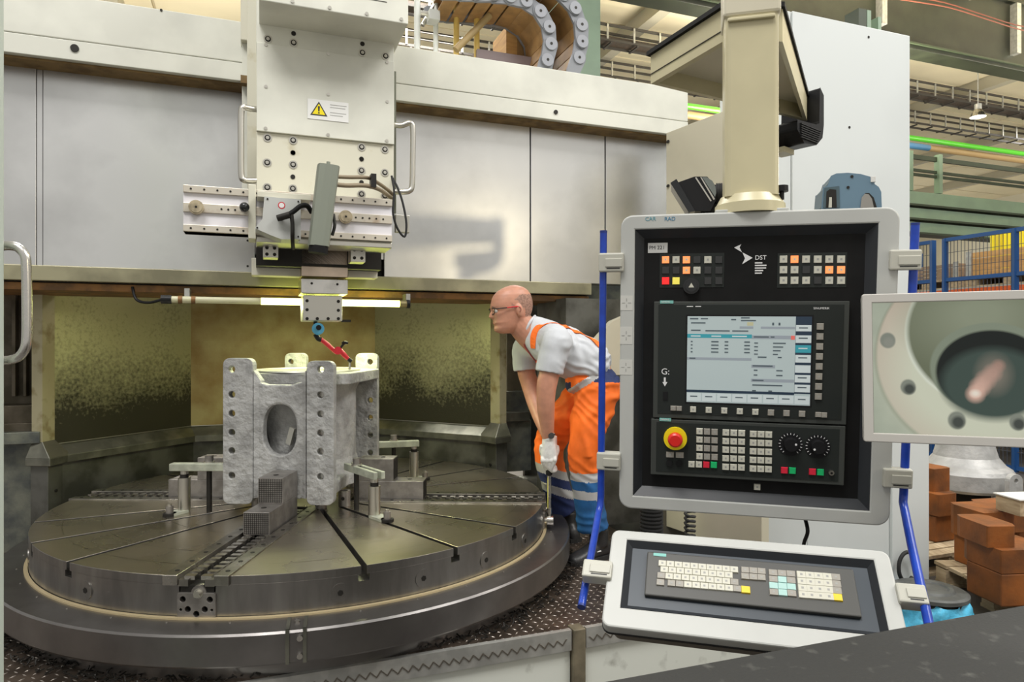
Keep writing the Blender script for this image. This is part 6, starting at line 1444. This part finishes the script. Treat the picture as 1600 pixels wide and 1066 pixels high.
def ribbon(lst, Y_, w_, m_, name, off=.004):
    pts = []
    for px, py in lst:
        p = A_(px, py, Y_); loc, nr, _, _ = shirt_bvh.find_nearest(p); pts.append((loc+nr*off, nr))
    cen_, _ = crom([p for p, _ in pts], 4); rs = []
    for i, p in enumerate(cen_):
        loc, nr, _, _ = shirt_bvh.find_nearest(p); q = loc+nr*off; d = (cen_[min(i+1, len(cen_)-1)]-cen_[max(i-1, 0)]).normalized(); s_ = d.cross(nr).normalized()*w_/2
        rs.append([q-s_-nr*.002, q+s_-nr*.002, q+s_+nr*.0015, q-s_+nr*.0015])
    b = MB(m_); b.rings(rs, smooth=False); b.build(name, man)
ribbon([(938, 552), (922, 530), (902, 512), (885, 503), (862, 499), (846, 503), (838, 512), (833, 526), (832, 545)], 3.54, .034, orangem, 'shoulder_strap')
ribbon([(811, 541), (817, 557), (825, 572), (834, 586)], 3.60, .022, mat('strap_dark_red', (.28, .03, .03), .7), 'shoulder_strap')
ribbon([(828, 574), (833, 584), (839, 594)], 3.58, .050, mat('bib_orange_red', (.85, .10, .015), .7), 'bib_corner')
MB(mat('buckle_green', (.10, .18, .14), .5)).box(*[f_(a, b_) for a, b_ in () for f_ in ()] or (0, 0, 0, 0, 0, 0)) if False else None
# ---- boots
def boot(ank, toe, name):
    b = MB(black); a = V(ank); t_ = V(toe); d = (t_-a); d.z = 0; d.normalize(); s_ = V((-d.y, d.x, 0)); z0 = min(ank[2], 0.0)
    rs = []
    for x, w_, h in ((-.085, .018, .05), (-.075, .035, .075), (-.04, .042, .11), (0, .044, .12), (.05, .045, .095), (.10, .050, .072), (.15, .050, .058), (.185, .040, .045), (.20, .018, .03)):
        c = V((a.x, a.y, toe[2]))+d*x; rs.append([c+s_*w_*math.cos(t)*(1 if math.sin(t) < 0 else .92)+V((0, 0, h/2+h/2*math.sin(t)*1.0)) for t in [2*math.pi*j/16 for j in range(16)]])
    b.rings(rs); b.cyl(V((a.x, a.y, toe[2]+.07)), V((a.x, a.y, toe[2]+.16)), .05, 16)
    me = bake(b, .006, 3); put(me, name, man, [mat('boot_black_leather', (.02, .02, .021), .4, bump=.001, bsc=120)])
    so = MB(rubber); L = [(-.092, 0), (-.08, .038), (0, .046), (.10, .052), (.17, .048), (.205, .018), (.205, -.018), (.17, -.048), (.10, -.052), (0, -.046), (-.08, -.038)]
    M = frame(V((a.x, a.y, toe[2])), d, s_); so.prism(L, M, .022 if M.to_3x3()[2][2] > 0 else -.022); so.build('boot_sole', man)
boot((.455, 3.58, .09), (.2, 3.40, .0), 'boot'); boot((.325, 3.93, .09), (.22, 4.12, .0), 'boot')
MB(labelm).tube([V((.39, 3.485, .045)), V((.42, 3.512, .05)), V((.46, 3.533, .052))], .004, 6, 3).build('boot_stripe', man)
# ---- wrench, gripped at the top end
WT = A_(858, 713, 3.515); WB = A_(858, 803, 3.525)
wr = thing('torque_wrench', 'long steel wrench with black grip held in the white glove at the table edge', 'wrench')
ax = (WB-WT).normalized()
MB(rubber).tube([WT-ax*.045, WT-ax*.02, WT+ax*.04, WT+ax*.095, WT+ax*.10], .017, 16, 0, [.012, .0175, .018, .017, .012]).build('grip', wr)
MB(steel_lt).cyl(WT+ax*.10, WB, .0105, 16).build('shaft', wr)
MB(mat('wrench_yellow_strip', (.65, .62, .12), .4)).beam(WT+ax*.11+V((-.007, -.0075, 0)), WB-ax*.03+V((-.007, -.0075, 0)), .004, .003).build('scale_strip', wr)
MB(steel_lt).cyl(WB-ax*.03, WB, .014, 16).cyl(WB, WB+ax*.012, .010, 14).build('neck', wr)
hcn = WB+ax*.035; MB(steel_lt).cyl(hcn+V((-.012, 0, 0)), hcn+V((.020, 0, 0)), .026, 24).build('ratchet_head', wr); MB(satin).cyl(hcn+V((-.040, 0, 0)), hcn+V((-.012, 0, 0)), .017, 16).build('socket', wr)
# ---- gloves: palm plus five separate fingers closing round the grip
def glove(wrist, palm_n, across, name, flip=1, hv=None):
    """hand hanging down the grip: fingers wrap round the axis of the wrench"""
    b = MB(glovem); W0 = V(wrist); c_ax = WT-ax*.01
    side = V(across).normalized(); nrm = V(palm_n).normalized()   # nrm: from the grip to the back of the hand
    kn = c_ax+nrm*.038+ax*.012                                   # centre of the knuckles
    limb(b, [W0, W0.lerp(kn, .35), W0.lerp(kn, .7), kn], [(.029, .026), (.034, .026), (.041, .023), (.042, .018)], side=side, n=18, k=4)
    for i, (o_, L_) in enumerate(((-.030, .9), (-.010, 1.0), (.011, .96), (.030, .80))):
        st = kn+side*o_-ax*.004; e = c_ax+ax*(.036+.006*i)+side*o_*.35
        P1 = st+ax*.026*L_+nrm*.006; P2 = e+ax*.014+nrm*.030; P3 = e+ax*.018+side*flip*(.022)-nrm*.012*0+nrm*.010; P4 = e+ax*.012+side*flip*.020-nrm*.018
        b.tube([st, st.lerp(P1, .6)+nrm*.006, P1, P2+ax*.010*L_, P3+ax*.010*(i % 2), P4], .0105, 10, 3, [.0125, .0120, .0112, .0105, .0100, .0088])
    th0 = W0.lerp(kn, .45)-side*flip*.030; b.tube([th0, th0.lerp(c_ax, .35)-side*flip*.016+ax*.012, c_ax-side*flip*.026+ax*.022+nrm*.004, c_ax-side*flip*.018+ax*.046-nrm*.006], .012, 10, 4, [.016, .0145, .0125, .0105])
    b.cyl(W0-ax*.016, W0+ax*.02, .031, 18, .032)
    me = bake(b, .0032, 2); put(me, name, man, [glovem])
glove(A_(857, 681, 3.488), (-.10, -1, 0), (1, 0, 0), 'glove'); 
glove(A_(861, 686, 3.565), (.15, 1, 0), (1, 0, .0), 'glove', -1)
MB(printk).cyl(A_(861, 681, 3.465), A_(861.5, 681, 3.448), .0155, 20).build('watch_face', man); MB(rubber).tube([A_(857, 680, 3.488)+V((.031*math.cos(a), .031*math.sin(a), .004*math.cos(a))) for a in [i*.5 for i in range(14)]], .005, 6).build('watch_strap', man)
GR = {'chuck_jaw': 'stepped jaws on the turntable', 'step_clamp': 'step clamps holding the casting', 'support_block': 'round supports under the casting', 'rod_clip': 'beige clips on the blue rods',
      'blue_rod': 'blue rods beside the console', 'wooden_crate': 'wooden crates on the rack', 'wooden_pallet': 'wooden pallets on the hall floor', 'primed_block': 'orange primed castings on the pallets',
      'bell_lamp': 'bell lamps under the hall roof', 'energy_chain': 'energy chains above the crossrail', 'service_pipe': 'pipes crossing the hall', 'cable_ladder': 'cable ladders below the hall roof'}
for o in COL.objects:
    if o.parent is None and o.name.split('.')[0] in GR: o['group'] = GR[o.name.split('.')[0]]
# ================================================================ put every thing's origin at its base
dg = bpy.context.view_layer; dg.update()
for o in list(COL.objects):
    if o.type == 'EMPTY' and o.parent is None:
        pts = []
        for ch in o.children:
            if ch.type == 'MESH':
                for c in ch.bound_box: pts.append(ch.matrix_world @ V(c))
        if not pts: continue
        c = V(((min(p.x for p in pts)+max(p.x for p in pts))/2, (min(p.y for p in pts)+max(p.y for p in pts))/2, min(p.z for p in pts)))
        o.location = c
        for ch in o.children: ch.location -= c
